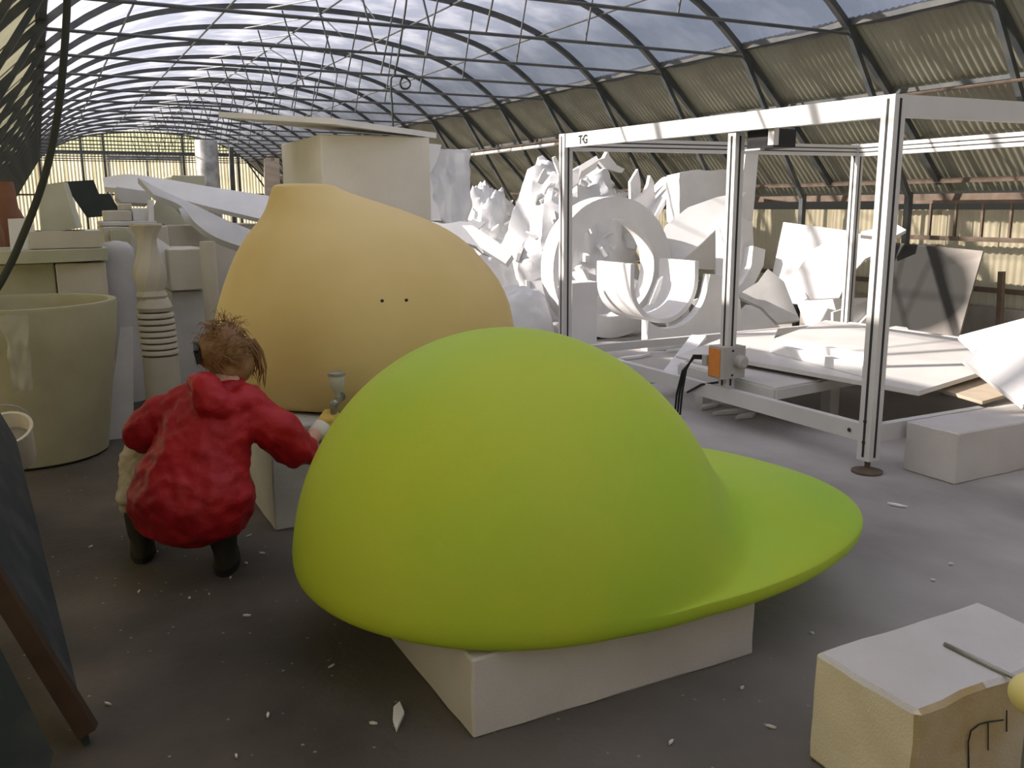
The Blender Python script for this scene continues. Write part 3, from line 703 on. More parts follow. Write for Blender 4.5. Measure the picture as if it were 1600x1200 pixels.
# ------------------------------------------------------------------ left front: dark panel, bucket, pot, cable
P1 = V((-.03,2.60,0)); P2 = at(18,690,4.15); P4 = at(0,955,2.72)
pn = thing('leaning_board', 'dark dusty panel with a timber edge leaning at the floor', 'panel', P1)
e1 = P2-P1; e2 = (P4-P1); nn = e1.cross(e2).normalized()
if nn.z < 0: nn = -nn
e2n = (e2-e1.normalized()*e2.dot(e1.normalized())).normalized()
if e2n.x > 0: e2n = -e2n
A_ = P1+nn*.0; cor = [A_, P2, P2+e2*1.9, A_+e2*1.9]
lo_ = min(c.z for c in cor)
part('panel_board', MB().prism(cor, nn*.02), M['tarp'], pn)
ed = e2n
e2u = (P4-P1).normalized()
part('timber_edge', MB().bar(P1+nn*.03+e2u*.03, P1+e2u*.75+nn*.03, .06, .05, nn), M['timber'], pn)
part('prop', MB().bar(V((P2.x-.25, P2.y-.1, 0)), V((P2.x-.25, P2.y-.1, P2.z-.02)), .05, .05, (0,1,0)), M['timber'], pn)
solo('dark_plank', slab([(-60,985),(0,1012),(84,1178),(70,1225),(-90,1260)], V((-.12,2.5,.05)), (.15,-1,.35), .03), M['tarp'], 'second dark board below the timber edge at the floor', 'board')
bk = at(8,672,4.75); TB = Matrix.Rotation(R(28), 3, 'X') @ Matrix.Rotation(R(-8), 3, 'Y')
bkt = thing('bucket', 'small off white bucket tipped towards the dark panel', 'bucket', (bk.x, bk.y, bk.z-.22))
bc = bk-TB @ V((0,0,.2))
part('bucket_body', MB().lathe([(.001,.0),(.085,.0),(.09,.01),(.115,.2),(.122,.2),(.122,.21),(.108,.21),(.08,.015),(.001,.015)], bc, 36, TB, cap=False), M['foam_old'], bkt, smooth=40)
part('handle', MB().tube([bc+TB @ V((.118*math.cos(a), .118*math.sin(a)*.3+.04, .19+.10*math.sin(a))) for a in [math.pi*i/14 for i in range(15)]], .004, 6), M['zinc'], bkt, smooth=True)
part('contents', MB().lathe([(.001,.13),(.095,.13),(.001,.14)], bc, 24, TB, cap=False), M['boardgrey'], bkt)
block('crate', bk.x-.22, bk.x+.02, bk.y-.1, bk.y+.2, 0, bk.z-.27, M['timber'], 'dark low crate under the tipped bucket', 'crate', seed=9)
pc_ = V((-.14,6.14,0))
pot = thing('foam_pot', 'huge pale green foam plant pot with a smooth thick rim', 'pot', pc_)
part('pot_body', MB().lathe([(.001,0),(.37,0),(.405,.02),(.43,.2),(.465,.45),(.50,.68),(.505,.70),(.53,.93),(.525,.95),(.48,.95),(.47,.93),(.44,.5),(.001,.45)], pc_, 64, cap=False), M['foam_pot'], pot, smooth=40)
def rag(name, px, py, Y, w, h, m, label, seed):
    c = at(px, py, Y)
    fn = lambda u, v: V((c.x+(u-.5)*w*(1-.3*v)+.02*nz((u*3, v*4, seed), 1), c.y+.03*nz((u*4, v*5, seed), 1, 3)+.05*v*0, c.z-v*h))
    return solo(name, MB().sheet(fn, 10, 14, .002), m, label, 'plastic', smooth=True)
M['clear'] = mat('clear_plastic_scrap', (.5,.5,.42), .25, (.6,.6,.5), 9, .5, 12, transp=.72, spec=.6)
rag('plastic_scrap', 22, 492, 5.5, .13, .42, M['clear'], 'crumpled clear plastic scrap stuck to the huge foam pot', 2)
cpts = [at(112,-160,3.57), at(106,-20,3.57), at(102,60,3.57), at(95,140,3.57), at(85,210,3.57), at(72,268,3.57), at(55,320,3.57), at(35,370,3.57), at(15,415,3.57), at(-15,465,3.57), at(-70,520,3.57)]
def spline(pts, n=6):
    out = []
    for i in range(len(pts)-1):
        p0, p1, p2, p3 = pts[max(i-1,0)], pts[i], pts[i+1], pts[min(i+2, len(pts)-1)]
        for k in range(n):
            t = k/n; out.append(.5*((2*p1)+(p2-p0)*t+(2*p0-5*p1+4*p2-p3)*t*t+(-p0+3*p1-3*p2+p3)*t**3))
    return out+[pts[-1]]
solo('hanging_cable', MB().tube(spline(cpts), .0125, 8), M['cord'], 'thick dark cable hanging from the roof beside the stacked foam', 'cable', smooth=True)
YH = 9.38
cl = [at(638,-30,YH), at(634,10,YH), at(628,50,YH), at(622,90,YH), at(617,116,YH), at(624,119,YH), at(636,123,YH), at(641,131,YH), at(637,138,YH), at(629,138,YH), at(625,130,YH), at(629,122,YH), at(636,120,YH), at(622,119,YH-.03), at(612,121,YH), at(611,140,YH), at(613,170,YH), at(614,205,YH)]
solo('looped_cable', MB().tube(spline(cl), .011, 6), M['cord'], 'thin dark cord with a knotted loop hanging from the roof ribs', 'cord', smooth=True)

# ------------------------------------------------------------------ left middle: stored foam pieces
def xz(px, py, Y): p = at(px, py, Y); return p.x, p.z
def bpx(name, x0, x1, ytop, Y, depth, m, label, cat='block', ybot=None, seed=1, group=None):
    a = at(x0, ytop, Y); b = at(x1, ytop, Y); z0 = 0 if ybot is None else at((x0+x1)/2, ybot, Y).z
    return block(name, a.x, b.x, Y, Y+depth, z0, (a.z+b.z)/2, m, label, cat, seed=seed, group=group)
bpx('foam_block', -70, 84, 413, 6.95, .7, M['foam_green'], 'pale green foam block under the curved slab, behind the huge pot', seed=11)
bpx('foam_block', 86, 165, 411, 6.9, .7, M['foam_old'], 'tan foam block under the curved slab, beside the grey wrapped drum', seed=12)
zt = at(85,411,6.9).z+.01
cs = [at(165+0*i, 405, 6.86) for i in range(1)]
arc = [V((at(-80,400,6.8).x+(at(170,400,6.8).x-at(-80,400,6.8).x)*i/14, 6.80+.10*((i/14-.45)**2)*4-.04, zt)) for i in range(15)]
solo('curved_slab', MB().prism(arc+[V((arc[-1].x, 7.6, zt)), V((arc[0].x, 7.6, zt))], (0,0,.08)), M['foam_green'], 'curved pale foam slab lying across two foam blocks', 'slab')
zt += .085
a = at(46,385,7.0); b = at(160,385,7.0)
tray = thing('foam_tray', 'shallow tan foam tray on the curved slab', 'tray', ((a.x+b.x)/2, 7.2, zt))
part('tray_wall', MB().box(a.x, b.x, 6.98, 7.05, zt, zt+.115), M['foam_old'], tray)
part('tray_wall', MB().box(a.x, b.x, 7.43, 7.5, zt, zt+.115), M['foam_old'], tray)
part('tray_wall', MB().box(a.x, a.x+.05, 7.05, 7.43, zt, zt+.115), M['foam_old'], tray)
part('tray_wall', MB().box(b.x-.09, b.x, 7.05, 7.43, zt, zt+.115), M['foam'], tray)
part('tray_base', MB().box(a.x+.05, b.x-.09, 7.05, 7.43, zt, zt+.02), M['foam'], tray)
zw = zt+.12
w0 = [at(64,366,7.15), at(120,357,7.15), at(136,362,7.15), at(98,284,7.3), at(60,290,7.3)]
b0, b1, b2_, t1, t0 = w0
dep = V((.05,.32,.0))
solo('foam_wedge', MB().add([b0, b1, b1+dep, b0+dep, t0, t1, t1+dep*.8, t0+dep*.8], [(0,1,5,4),(1,2,6,5),(2,3,7,6),(3,0,4,7),(4,5,6,7),(3,2,1,0)]), M['foam_green'], 'leaning pale green foam wedge on the shallow tray', 'block')
solo('foam_board', slab([(12,342),(40,341),(52,352),(54,372),(46,397),(17,396)], (0,6.93,0), (0,-1,.05), .06), M['foam'], 'white foam board upright on the curved slab below the terracotta pot', 'board')
tp = at(25,340,8.2)
def lath_px(cx, Y, prof_px, n=32, solo_args=None, sides=None, twist=0):
    k = (at(cx+100, 450, Y)-at(cx, 450, Y)).length/100; c = at(cx, 450, Y); rs = []; n = sides or n
    for i, (y, hw) in enumerate(prof_px):
        z = at(cx, y, Y).z if y is not None else 0
        rs.append([V((c.x+hw*k*math.cos(t*2*math.pi/n+twist*i), Y+hw*k*math.sin(t*2*math.pi/n+twist*i), z)) for t in range(n)])
    return MB().rings(rs)
solo('terracotta_pot', lath_px(26, 8.2, [(395,26),(345,26),(325,17),(290,14),(284,13)]), M['terracotta'], 'upturned terracotta coloured pot by the far left wall', 'pot', smooth=40)
solo('terracotta_pot', lath_px(-8, 7.9, [(420,24),(365,24),(340,19),(318,16),(312,14)]), M['terracotta'], 'second dark terracotta pot half out of view by the left wall', 'pot', smooth=40)
solo('dark_sheet', slab([(98,284),(146,281),(155,304),(172,303),(186,327),(175,336),(136,339)], (0,8.6,0), (0,-1,.25), .03), M['darksheet'], 'dark rubber sheet draped behind the pale green wedge', 'sheet')
bpx('foam_box', 163, 205, 329, 8.3, .35, M['foam_old'], 'cream foam box on the heap left of the turned column', 'block', ybot=346, seed=14)
bpx('foam_box', 206, 238, 325, 8.35, .35, M['foam'], 'white foam box next to the upright strip behind the turned column', 'block', ybot=346, seed=15)
bpx('foam_box', 187, 206, 318, 8.45, .3, M['foam_old'], 'small cream foam box on top of the heap', 'block', ybot=329, seed=16)
solo('foam_strip', slab([(232,312),(240,313),(241,350),(233,350)], (0,8.2,0), (0,-1,0), .1), M['foam'], 'upright white foam strip behind the turned column', 'strip')
bpx('foam_slab', 158, 245, 346, 8.15, .6, M['foam_grey'], 'grey foam slab under the small cream boxes', 'slab', ybot=353, seed=17)
bpx('foam_block', 160, 262, 354, 8.1, .8, M['foam_old'], 'broad cream foam block beneath the grey slab', seed=18)
solo('foam_offcut', slab([(172,360),(195,358),(204,366),(205,382),(175,380)], (0,8.0,0), (0,-1,0), .08), M['foam_green'], 'pale curved foam offcut above the grey wrapped drum', 'offcut')
solo('wrapped_drum', lath_px(187, 7.6, [(None,27),(470,27),(400,27),(388,26),(379,18),(376,4)]), M['foam_grey'], 'grey plastic wrapped drum left of the turned column', 'drum', smooth=40)
# turned column: twisted vase over a stack of discs
TY = 6.75; tcx = 236
tc_ = thing('turned_column', 'twisted foam baluster standing on a stack of foam discs', 'column', (at(tcx,600,TY).x, TY, 0))
tw = []; prf = [(470,20),(462,25),(454,22),(446,24),(436,26),(424,26),(412,23),(400,19),(388,16),(376,15.5),(366,18),(358,22),(352,25),(349,24)]
part('twisted_shaft', lath_px(tcx, TY, prf, sides=8, twist=.12), M['foam_old'], tc_, smooth=28)
part('collar', lath_px(tcx+3, TY, [(486,25),(480,28),(474,26),(466,22)]), M['foam_old'], tc_, smooth=40)
for i in range(7):
    yb = 554-i*9.6; part('disc', lath_px(tcx+6-i*.5, TY, [(yb,27),(yb-1.5,29),(yb-6,29),(yb-8,27.5)]), M['foam_old'], tc_, smooth=50)
part('drum_base', lath_px(tcx+6, TY, [(None,28),(600,28),(556,28)]), M['foam_old'], tc_, smooth=40)
solo('foam_board', slab([(188,512),(208,511),(209,690),(163,692)], (0,6.3,0), (0,-1,.1), .04), M['foam_grey'], 'grey white board propped between the huge pot and the column', 'board')
bpx('foam_block', 262, 318, 389, 7.4, .6, M['foam_old'], 'cream foam block on the darker block right of the turned column', ybot=454, seed=21)
bpx('foam_block', 268, 325, 455, 7.5, .6, M['foam_grey'], 'shaded grey foam block right of the turned column', seed=22)
solo('foam_post', lath_px(329, 6.9, [(None,12),(500,12),(380,12),(377,11)], 24), M['foam_old'], 'slim round foam post beside the yellow dome', 'post', smooth=40)
solo('foam_offcut', slab([(244,370),(270,388),(262,410),(258,430),(246,408)], (0,7.2,0), (.3,-1,.1), .05), M['foam'], 'bluish white triangular foam offcut behind the turned column', 'offcut')
# long warped sheets lying over the heap
def ribbon(top, bot, Y0_, Y1_, t, n=30):
    """a warped board between an upper and a lower edge line, each swept in depth"""
    ta = spline([at(x, y, Y0_+(Y1_-Y0_)*i/(len(top)-1)+.25) for i, (x, y) in enumerate(top)], 6)
    ba = spline([at(x, y, Y0_+(Y1_-Y0_)*i/(len(bot)-1)) for i, (x, y) in enumerate(bot)], 6)
    def pick(l, u): f = u*(len(l)-1); i = min(int(f), len(l)-2); return l[i].lerp(l[i+1], f-i)
    return MB().sheet(lambda u, v: pick(ta, u).lerp(pick(ba, u), v), n, 6, t)
solo('warped_sheet', ribbon([(160,278),(200,272),(260,280),(330,292),(420,306)], [(163,292),(215,298),(275,310),(335,325),(420,345)], 9.4, 8.6, .05), M['foam'], 'long bluish white warped foam sheet across the top of the heap', 'sheet', smooth=40)
solo('warped_sheet', ribbon([(215,277),(255,298),(300,318),(350,342),(410,366)], [(240,304),(284,322),(305,348),(340,372),(400,392)], 8.4, 7.6, .06), M['foam_grey'], 'curling white foam plank sweeping down beside the yellow dome', 'sheet', smooth=40)
solo('foam_board', slab([(246,312),(262,306),(284,322),(300,345),(322,364),(240,347),(240,325)], (0,8.45,0), (0,-1,.1), .12), M['foam_green'], 'olive shaded foam panel under the curling plank', 'panel')
solo('foam_board', slab([(182,292),(238,300),(232,318),(190,316),(182,308)], (0,8.9,0), (0,-1,.1), .3), M['foam_grey'], 'grey foam panel hanging below the long warped sheet', 'panel')
bpx('foam_slab', 250, 330, 352, 8.3, .6, M['foam_old'], 'cream foam slab under the olive shaded panel', 'slab', ybot=385, seed=24)
solo('red_offcut', slab([(252,376),(275,371),(284,382),(268,386)], (0,8.2,0), (0,-1,.4), .08), M['terracotta'], 'small reddish foam offcut on the cream slab', 'offcut')
bpx('foam_block', 322, 400, 350, 8.95, .5, M['foam_old'], 'cream foam block half hidden behind the yellow dome and the round post', seed=28)
# far: duct, planks, blocks
dc = thing('metal_duct', 'upright galvanised metal duct in the far part of the tunnel', 'duct', (at(340,300,20).x, 20, 0))
part('duct_pipe', lath_px(338, 20, [(None,17),(330,17),(222,17),(220,16)], 28), M['zinc'], dc, smooth=40)
part('support_post', MB().bar(at(361,230,20.3), V((at(361,300,20.3).x, 20.3, 0)), .09, .09, (0,1,0)), M['steel'], dc)
bpx('foam_block', 268, 320, 274, 17, 1.0, M['foam_green'], 'distant pale foam block in front of the metal duct', seed=26)
for i in range(6):
    a = at(410+i*4, 300+rnd.uniform(-3,3), 18.5+i*.3); b = at(416+i*3.4, 252+rnd.uniform(-6,8), 18.9+i*.3)
    a.z = 0; solo('wood_plank', MB().bar(a, b, .09, .03, (0,1,0)), M['planks'], 'raw wooden plank leaning upright in the far part of the tunnel', 'plank', group='planks leaning beyond the yellow dome')

# ------------------------------------------------------------------ foam heap at the back
GO = 'foam offcuts in the white heap'
# ring
def annulus(c, Ro, Ri, y0, y1, a0=0, a1=2*math.pi, n=64):
    full = abs(a1-a0-2*math.pi) < 1e-6; N = n if full else n+1; mb = MB(); vs_ = []
    for i in range(N):
        a = a0+(a1-a0)*i/n; ca, sa = math.cos(a), math.sin(a)
        vs_ += [V((c.x+Ro*ca, y0, c.z+Ro*sa)), V((c.x+Ri*ca, y0, c.z+Ri*sa)), V((c.x+Ri*ca, y1, c.z+Ri*sa)), V((c.x+Ro*ca, y1, c.z+Ro*sa))]
    fs = []
    for i in range(n):
        k = (i+1) % N
        for q in range(4): fs.append((i*4+q, i*4+(q+1) % 4, k*4+(q+1) % 4, k*4+q))
    if not full: fs += [(0,1,2,3), (n*4+3, n*4+2, n*4+1, n*4)]
    return mb.add(vs_, fs)
solo('foam_ring', annulus(V((5.68,0,.795)), .79, .55, 8.45, 8.72), M['foam'], 'big upright white foam ring in the middle of the heap', 'ring', smooth=40)
# half-pipe gutter standing on its curve
uc = at(1039,440,7.62)
def gutter(c, Ro, t, arm, y0, y1, n=28):
    o_ = [V((c.x-Ro, 0, c.z+arm))]+[V((c.x-Ro*math.cos(math.pi*i/n), 0, c.z-Ro*math.sin(math.pi*i/n))) for i in range(n+1)]+[V((c.x+Ro, 0, c.z+arm))]
    i_ = [V((c.x-Ro+t, 0, c.z+arm))]+[V((c.x-(Ro-t)*math.cos(math.pi*i/n), 0, c.z-(Ro-t)*math.sin(math.pi*i/n))) for i in range(n+1)]+[V((c.x+Ro-t, 0, c.z+arm))]
    m = len(o_); vs_ = [q+V((0,y0,0)) for q in o_+i_]+[q+V((0,y1,0)) for q in o_+i_]; fs = []
    for i in range(m-1):
        fs += [(i,i+1,m+i+1,m+i), (2*m+i,3*m+i,3*m+i+1,2*m+i+1), (i,2*m+i,2*m+i+1,i+1), (m+i,m+i+1,3*m+i+1,3*m+i)]
    fs += [(0,m,3*m,2*m), (m-1,3*m-1,4*m-1,2*m-1)]
    return MB().add(vs_, fs)
solo('foam_gutter', gutter(uc, .44, .05, .20, 7.62, 8.25), M['foam'], 'white foam half pipe with upright arms in front of the ring', 'gutter', smooth=40)
# cradle block with a rounded cut-out
x0 = at(936,480,7.55).x; x1 = at(1160,480,7.55).x; zt_ = at(1110,428,7.55).z
op = [V((uc.x-.48*math.cos(math.pi*7/24), 7.5, 0))]+[V((uc.x-.48*math.cos(math.pi*i/24), 7.5, uc.z-.48*math.sin(math.pi*i/24))) for i in range(7, 23)]+[V((uc.x+.50,7.5,zt_)), V((x1-.25,7.5,zt_-.02)), V((x1-.08,7.5,zt_-.3)), V((x1,7.5,0))]
solo('cradle_block', MB().prism(op, (0,.11,0)), M['foam'], 'white foam block cut to cradle the half pipe', 'block')
bpx('foam_board', 893, 934, 441, 7.45, .25, M['foam'], 'upright white foam panel beside the left machine post', 'panel', seed=31)
# clear bags of scraps
def lump(name, c, rx, ry, h, label, seed, m=None, amp=.18):
    mb = MB(); n = 56; mm = 30; rs = []
    for i in range(mm+1):
        f = i/mm; a = f*math.pi/2; rs_ = []
        for t in range(n):
            th = t*2*math.pi/n; d = V((math.cos(th)*math.cos(a)**.6 if i < mm else .01*math.cos(th), math.sin(th)*math.cos(a)**.6 if i < mm else .01*math.sin(th), math.sin(a)))
            k = 1+amp*nz(d, 2.2, seed)+amp*.55*nz(d, 5.5, seed+2)+amp*.3*abs(nz(d, 11, seed+4))
            rs_.append(V((c.x+d.x*rx*k, c.y+d.y*ry*k, c.z+max(0, d.z*h*(k if i else 1)))))
        rs.append(rs_)
    return solo(name, mb.rings(rs), m or M['bag'], label, 'bag', smooth=35)
mc = at(885,420,10.9); mc.z = 0
lump('scrap_bag', mc, .95, .9, 1.98, 'huge milky plastic bag bulging with foam scraps behind the ring', 3)
m2 = at(762,400,12.7); m2.z = 0
lump('scrap_bag', m2, .5, .5, 1.66, 'smaller milky plastic bag left of the huge scrap bag', 8)
m3 = at(806,500,7.9); m3.z = 0
lump('foam_mound', m3, .40, .4, at(822,448,7.9).z, 'smooth rounded white foam lump at the foot of the huge bag', 12, M['foam'], .06)
m4 = at(752,470,9.1); m4.z = 0
lump('foam_mound', m4, .46, .4, .98, 'broad white foam lump right behind the yellow dome', 14, M['foam'], .12)
# wrapped stack behind the column
SX = at(692,300,9.7)
for i, (z0, z1, dx, w, lab) in enumerate(((0,.8,0,.52,'lowest'), (.805,1.32,.02,.46,'middle'), (1.325,2.05,-.02,.5,'topmost'))):
    block('foam_block', SX.x-w/2+dx, SX.x+w/2+dx, 9.7, 10.3, z0, z1, M['foam_grey'], lab+' grey white block of the plastic covered stack beyond the dome', chip=.05, seed=40+i)
def cover(u, v):
    d = .30+.05*nz((u*4, v*3, 1), 1.5); x = SX.x-.02+(u-.5)*.62
    return V((x+.06*nz((u*5, v*6, 3), 1)*(1 if .1 < u < 1.1 else 1), 9.62-.05*nz((u*6, v*5, 7), 1.2)-.04, 2.12-.95*v*(.6+.5*u)+.05*nz((u*3, 0, 4), 2)))
solo('plastic_cover', MB().sheet(cover, 20, 20, .003), M['bag'], 'torn milky plastic hung over the grey white stack', 'plastic', smooth=True)
Yp = lambda y, n=(0,-1,0): (V((0,y,0)), V(n))
def pc(name, label, cat, pts, Y, t, m='foam', n=(0,-1,0), jit=0, seed=1, ref=None):
    r = ref or (sum(p[0] for p in pts)/len(pts), sum(p[1] for p in pts)/len(pts))
    mb = slab(pts, at(r[0], r[1], Y), n, t, jit, seed)
    zmin = min(v.z for v in mb.v)
    if zmin < .002:
        for v in mb.v: v.z = max(v.z, .002)
    return solo(name, mb, M[m], label, cat)
pc('foam_sheet', 'grey foam sheet with a bright top edge right of the yellow dome', 'sheet', [(662,348),(760,346),(745,360),(790,392),(770,398),(730,380),(690,372)], 8.5, .05, n=(-.1,-.7,.5), jit=.02)
pc('foam_wedge', 'white foam wedge leaning on the smaller scrap bag', 'block', [(722,352),(738,352),(778,378),(800,398),(790,412),(752,388)], 7.9, .15, n=(-.5,-.7,.3))
pc('foam_offcut', 'torn white offcut jutting out left of the plastic covered stack', 'offcut', [(655,240),(668,224),(690,226),(672,270),(676,310),(690,345),(668,345),(655,320)], 9.55, .08, jit=.03, seed=4)
pc('foam_block', 'white foam block high on the heap behind the carriage column', 'block', [(1062,270),(1080,266),(1150,265),(1152,420),(1062,420)], 9.0, .4, n=(-.25,-1,.05), jit=.01)
pc('foam_plank', 'tall narrow white foam plank leaning behind the machine frame', 'plank', [(1166,232),(1186,231),(1176,346),(1153,338)], 8.45, .06, n=(-.4,-1,0))
pc('foam_plank', 'broad diagonal white foam plank across the heap', 'plank', [(1028,408),(1040,352),(1075,324),(1120,308),(1168,299),(1132,345),(1098,378),(1062,410)], 8.55, .06, n=(-.35,-.75,.5))
pc('foam_offcut', 'small angular white offcut resting against the tall plank', 'offcut', [(1148,302),(1160,300),(1168,299),(1149,320)], 8.2, .05, n=(-.3,-1,.3))
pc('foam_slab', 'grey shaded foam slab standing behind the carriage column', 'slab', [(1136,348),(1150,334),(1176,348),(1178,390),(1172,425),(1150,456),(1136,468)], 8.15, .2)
pc('foam_curve', 'curved white foam rib right of the carriage column', 'offcut', [(1177,384),(1196,390),(1193,415),(1178,445),(1150,470),(1138,470),(1142,460),(1162,440),(1174,415)], 7.95, .3, n=(-.2,-1,.1))
pc('foam_offcut', 'pointed white foam shard standing upright right of the huge bag', 'offcut', [(985,284),(997,264),(1001,285),(1002,335),(986,335)], 9.9, .05)
pc('foam_offcut', 'torn white foam flake right of the pointed shard', 'offcut', [(990,312),(1008,300),(1016,274),(1022,285),(1024,330),(1008,340)], 9.7, .06, jit=.02, seed=6)
hc = at(1038,330,9.6)
solo('foam_shell', MB().sheet(lambda u, v: V((hc.x-.22+.46*math.sin(u*2.2)+.08*v, hc.y-.1+.5*v, hc.z-.38+.72*math.sin(.35+u*2.1)-.06*v+.03*nz((u*5, v*4, 2), 1)+.12*v)), 18, 8, .05), M['foam'], 'curved white foam shell on the heap beside the torn flake', 'shell', smooth=40)
pc('foam_spike', 'thin white foam spike poking out of the huge bag', 'offcut', [(864,246),(868,244),(882,270),(874,274)], 10.3, .04)
pc('foam_spike', 'forked white foam spike beside the thin spike', 'offcut', [(840,284),(850,264),(853,263),(855,272),(860,273),(848,288)], 10.2, .04)
pc('foam_plank', 'white foam plank lying over the top of the huge bag', 'plank', [(900,262),(932,243),(936,250),(908,268)], 9.9, .2, n=(-.3,-.8,.5))
pc('foam_sheet', 'grey curved foam sheet on the left shoulder of the huge bag', 'sheet', [(866,292),(880,272),(905,262),(904,285),(884,300)], 9.8, .06, n=(-.2,-.8,.5))
pc('foam_offcut', 'ragged white foam sheet at the crest of the huge bag', 'offcut', [(934,250),(944,247),(950,236),(953,244),(964,258),(976,264),(972,270),(945,262)], 10.4, .08, jit=.02, seed=9)
# beside the panel and inside the gutter
pc('foam_strip', 'short white strip caught in the foam ring', 'strip', [(875,449),(878,446),(892,460),(889,464)], 8.35, .05)
pc('foam_strip', 'thin upright white strip standing in the half pipe', 'strip', [(986,434),(991,434),(989,470),(986,470)], 8.0, .04)
pc('foam_strip', 'leaning bright white strip in the half pipe', 'strip', [(1015,476),(1030,438),(1036,432),(1032,452),(1022,474)], 8.05, .05)
pc('foam_offcut', 'bright flat offcut at the bottom of the half pipe', 'offcut', [(1040,495),(1058,482),(1066,490),(1046,502)], 7.9, .06, n=(-.4,-.5,.8))
pc('foam_offcut', 'white cubelet at the foot of the ring by the machine post', 'offcut', [(876,508),(888,498),(890,515),(882,520)], 8.0, .1)
# heap right of the carriage column
pc('foam_curve', 'long curved white offcut low behind the low table', 'offcut', [(1140,500),(1165,476),(1185,478),(1205,495),(1222,515),(1190,520),(1145,515)], 7.7, .08, n=(-.2,-.6,.7))
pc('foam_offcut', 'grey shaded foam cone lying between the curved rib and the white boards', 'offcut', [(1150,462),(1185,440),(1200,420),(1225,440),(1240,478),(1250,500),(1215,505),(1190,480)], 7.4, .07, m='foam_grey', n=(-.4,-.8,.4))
WN = (-.8,-.5,.28)
pc('foam_board', 'sunlit white foam board leaning on the right wall', 'board', [(1224,347),(1322,360),(1326,400),(1300,445),(1245,475),(1198,468)], 7.55, .05, n=WN)
cr = [(1243,425)]+[(1340+105*math.cos(R(a)), 470-105*math.sin(R(a))) for a in (152,140,128,116,104,94)]+[(1372,366),(1376,394),(1352,404),(1334,424),(1320,446),(1311,465),(1262,468)]
pc('foam_crescent', 'white foam sheet cut to a crescent, with traced circles', 'sheet', cr, 7.15, .05, n=WN)
pc('foam_offcut', 'flat white offcut bridging the crescent and the grille', 'offcut', [(1345,362),(1400,350),(1416,359),(1392,372),(1345,367)], 6.5, .05, n=(-.5,-.5,.7))
pc('foam_sheet', 'bright white foam sheet lying below the crescent', 'sheet', [(1238,452),(1290,463),(1312,466),(1372,465),(1366,500),(1310,512),(1262,514)], 7.25, .05, n=(-.6,-.6,.5))
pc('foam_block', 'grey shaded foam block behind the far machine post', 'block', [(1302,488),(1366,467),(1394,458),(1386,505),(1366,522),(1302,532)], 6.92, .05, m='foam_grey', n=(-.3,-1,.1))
pc('foam_offcut', 'peaked white offcut in front of the grey shaded block', 'offcut', [(1337,512),(1358,491),(1368,502),(1370,530),(1338,530)], 6.85, .05, n=(-.3,-1,.2))
pc('foam_offcut', 'jagged white flake at the foot of the grey leaning board', 'offcut', [(1385,512),(1432,509),(1428,516),(1442,524),(1415,530),(1390,528)], 6.15, .05, n=(-.3,-.5,.8), jit=.02)
# leaning hardboard with a soft black patch mixed into its colour
def dark_patch_board():
    m = mat('dark_patch_hardboard', (.33,.30,.27), .85, (.28,.26,.23), 2)
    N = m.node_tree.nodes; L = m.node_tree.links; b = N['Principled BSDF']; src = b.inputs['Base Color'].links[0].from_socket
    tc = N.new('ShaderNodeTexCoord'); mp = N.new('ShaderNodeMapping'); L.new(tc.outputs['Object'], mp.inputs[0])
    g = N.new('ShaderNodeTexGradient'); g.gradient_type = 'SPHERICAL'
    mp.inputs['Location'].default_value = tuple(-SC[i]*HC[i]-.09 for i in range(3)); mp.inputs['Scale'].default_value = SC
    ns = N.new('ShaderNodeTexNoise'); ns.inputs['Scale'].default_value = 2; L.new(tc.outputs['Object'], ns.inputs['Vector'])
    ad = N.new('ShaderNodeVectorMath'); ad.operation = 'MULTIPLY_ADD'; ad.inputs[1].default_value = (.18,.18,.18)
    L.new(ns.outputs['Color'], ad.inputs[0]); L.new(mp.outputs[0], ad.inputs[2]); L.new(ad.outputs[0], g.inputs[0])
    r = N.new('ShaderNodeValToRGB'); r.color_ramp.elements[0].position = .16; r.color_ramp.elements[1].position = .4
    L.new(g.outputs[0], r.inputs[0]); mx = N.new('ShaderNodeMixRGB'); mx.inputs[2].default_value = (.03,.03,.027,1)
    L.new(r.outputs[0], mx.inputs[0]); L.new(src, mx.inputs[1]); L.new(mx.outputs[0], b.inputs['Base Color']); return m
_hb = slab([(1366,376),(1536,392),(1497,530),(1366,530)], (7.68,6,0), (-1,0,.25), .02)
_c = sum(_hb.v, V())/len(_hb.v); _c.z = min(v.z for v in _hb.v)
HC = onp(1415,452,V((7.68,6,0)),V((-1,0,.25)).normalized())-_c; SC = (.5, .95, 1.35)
M['spray'] = dark_patch_board()  # grey board tone turning near-black in one soft round patch
solo('hardboard', _hb, M['spray'], 'grey hardboard with a big soft black patch leaning on the wall', 'board')  # the 'spray' key holds the board material with the soft black patch
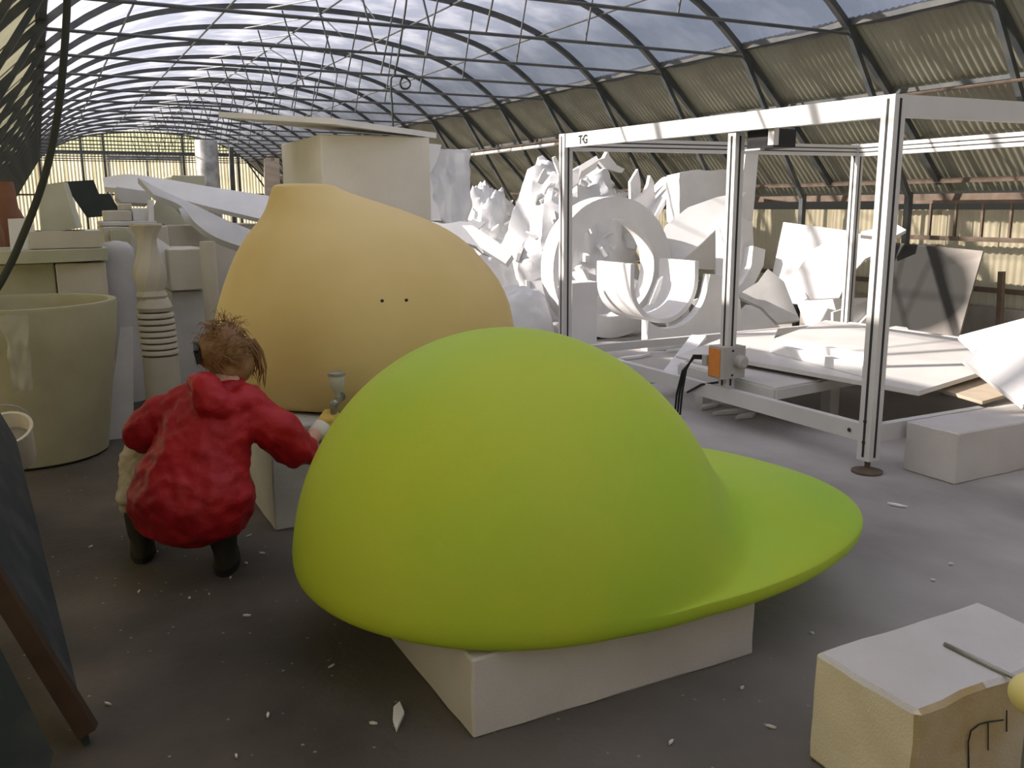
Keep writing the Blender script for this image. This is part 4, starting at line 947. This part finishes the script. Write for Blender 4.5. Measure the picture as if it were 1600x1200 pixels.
# random shards over the heap and on the floor beside it
for i in range(124):
    u = rnd.random(); c = V((5.0+u*2.6+rnd.uniform(-.3,.3), 9.3+rnd.uniform(-.5,1.6), 0)); d = math.hypot((c.x-mc.x)/1.05, (c.y-mc.y)/1.0)
    c.z = 1.75*math.sqrt(max(0, 1-d*d)) if d < 1 else rnd.uniform(.05,.55)
    if i >= 46:       # shards clinging to the near side of the two bags
        q, rx_, h_ = ((mc, 1.0, 1.9), (mc, 1.0, 1.9), (m2, .55, 1.6))[i % 3]; th = rnd.uniform(-2.9, -.25); el = rnd.uniform(.15, 1.35)
        c = V((q.x+rx_*math.cos(th)*math.cos(el)**.6, q.y+rx_*.97*math.sin(th)*math.cos(el)**.6, h_*math.sin(el)))
    a = V((rnd.uniform(-1,1), rnd.uniform(-1,1), rnd.uniform(-.4,1))).normalized(); b = a.orthogonal().normalized(); e = a.cross(b)
    n = rnd.randint(4, 6); s = rnd.uniform(.08,.24)*(1 if i < 46 else .75)
    pts = [c+(b*math.cos(k*2*math.pi/n+rnd.uniform(-.3,.3))*rnd.uniform(.5,1.3)+e*math.sin(k*2*math.pi/n)*rnd.uniform(.3,.8))*s for k in range(n)]
    for p in pts: p.z = max(p.z, .01)
    solo('foam_shard', MB().prism(pts, a*rnd.uniform(.02,.06)), M['foam'], 'loose white foam shard lying in the big scrap heap' if i < 46 else 'small white foam shard clinging to a milky scrap bag', 'offcut', group='loose shards in the scrap heap' if i < 46 else 'shards on the scrap bags')
# scraps and crumbs on the floor
def scrap(px, py, l, w, ang, label, seed, grp=None, m='foam'):
    c = atZ(px, py, .004); d = V((math.cos(ang), math.sin(ang), 0)); s = V((-d.y, d.x, 0)); r = random.Random(seed)
    pts = [c-d*l, c-d*l*.3+s*w*r.uniform(.7,1.2), c+d*l*.6+s*w*r.uniform(.5,1), c+d*l, c+d*l*.2-s*w*r.uniform(.6,1.1)]
    return solo('foam_scrap', MB().prism(pts, (0,0,.004+w*.4)), M[m], label, 'scrap', group=grp)
scrap(622,1122,.075,.018,1.15,'slim white foam sliver on the floor left of the cap plinth',1)
scrap(1402,790,.05,.012,2.0,'white foam sliver on the floor in front of the machine foot',2)
scrap(1110,636,.14,.05,.4,'curved white foam scrap on the floor under the machine rail',3)
scrap(1150,645,.2,.05,-.1,'flat white foam scrap on the floor beside the curved scrap',4)
scrap(1165,652,.12,.04,.2,'crumpled pale scrap on the floor between the machine rails',5)
for px, py, l, a in ((1020,597,.2,.1),(1062,542,.35,.3),(1075,548,.25,-.2),(990,560,.25,.2)):
    scrap(px, py, l, .05, a, 'white foam sliver on the floor beyond the cap by the low table', int(px), 'slivers by the low table')
for i in range(44):
    px = rnd.uniform(90, 1560); py = rnd.uniform(760, 1190)
    scrap(px, py, rnd.uniform(.006,.018), rnd.uniform(.003,.006), rnd.uniform(0,3), 'tiny pale foam crumb scattered on the dusty floor', 100+i, 'foam crumbs on the floor', 'chip')
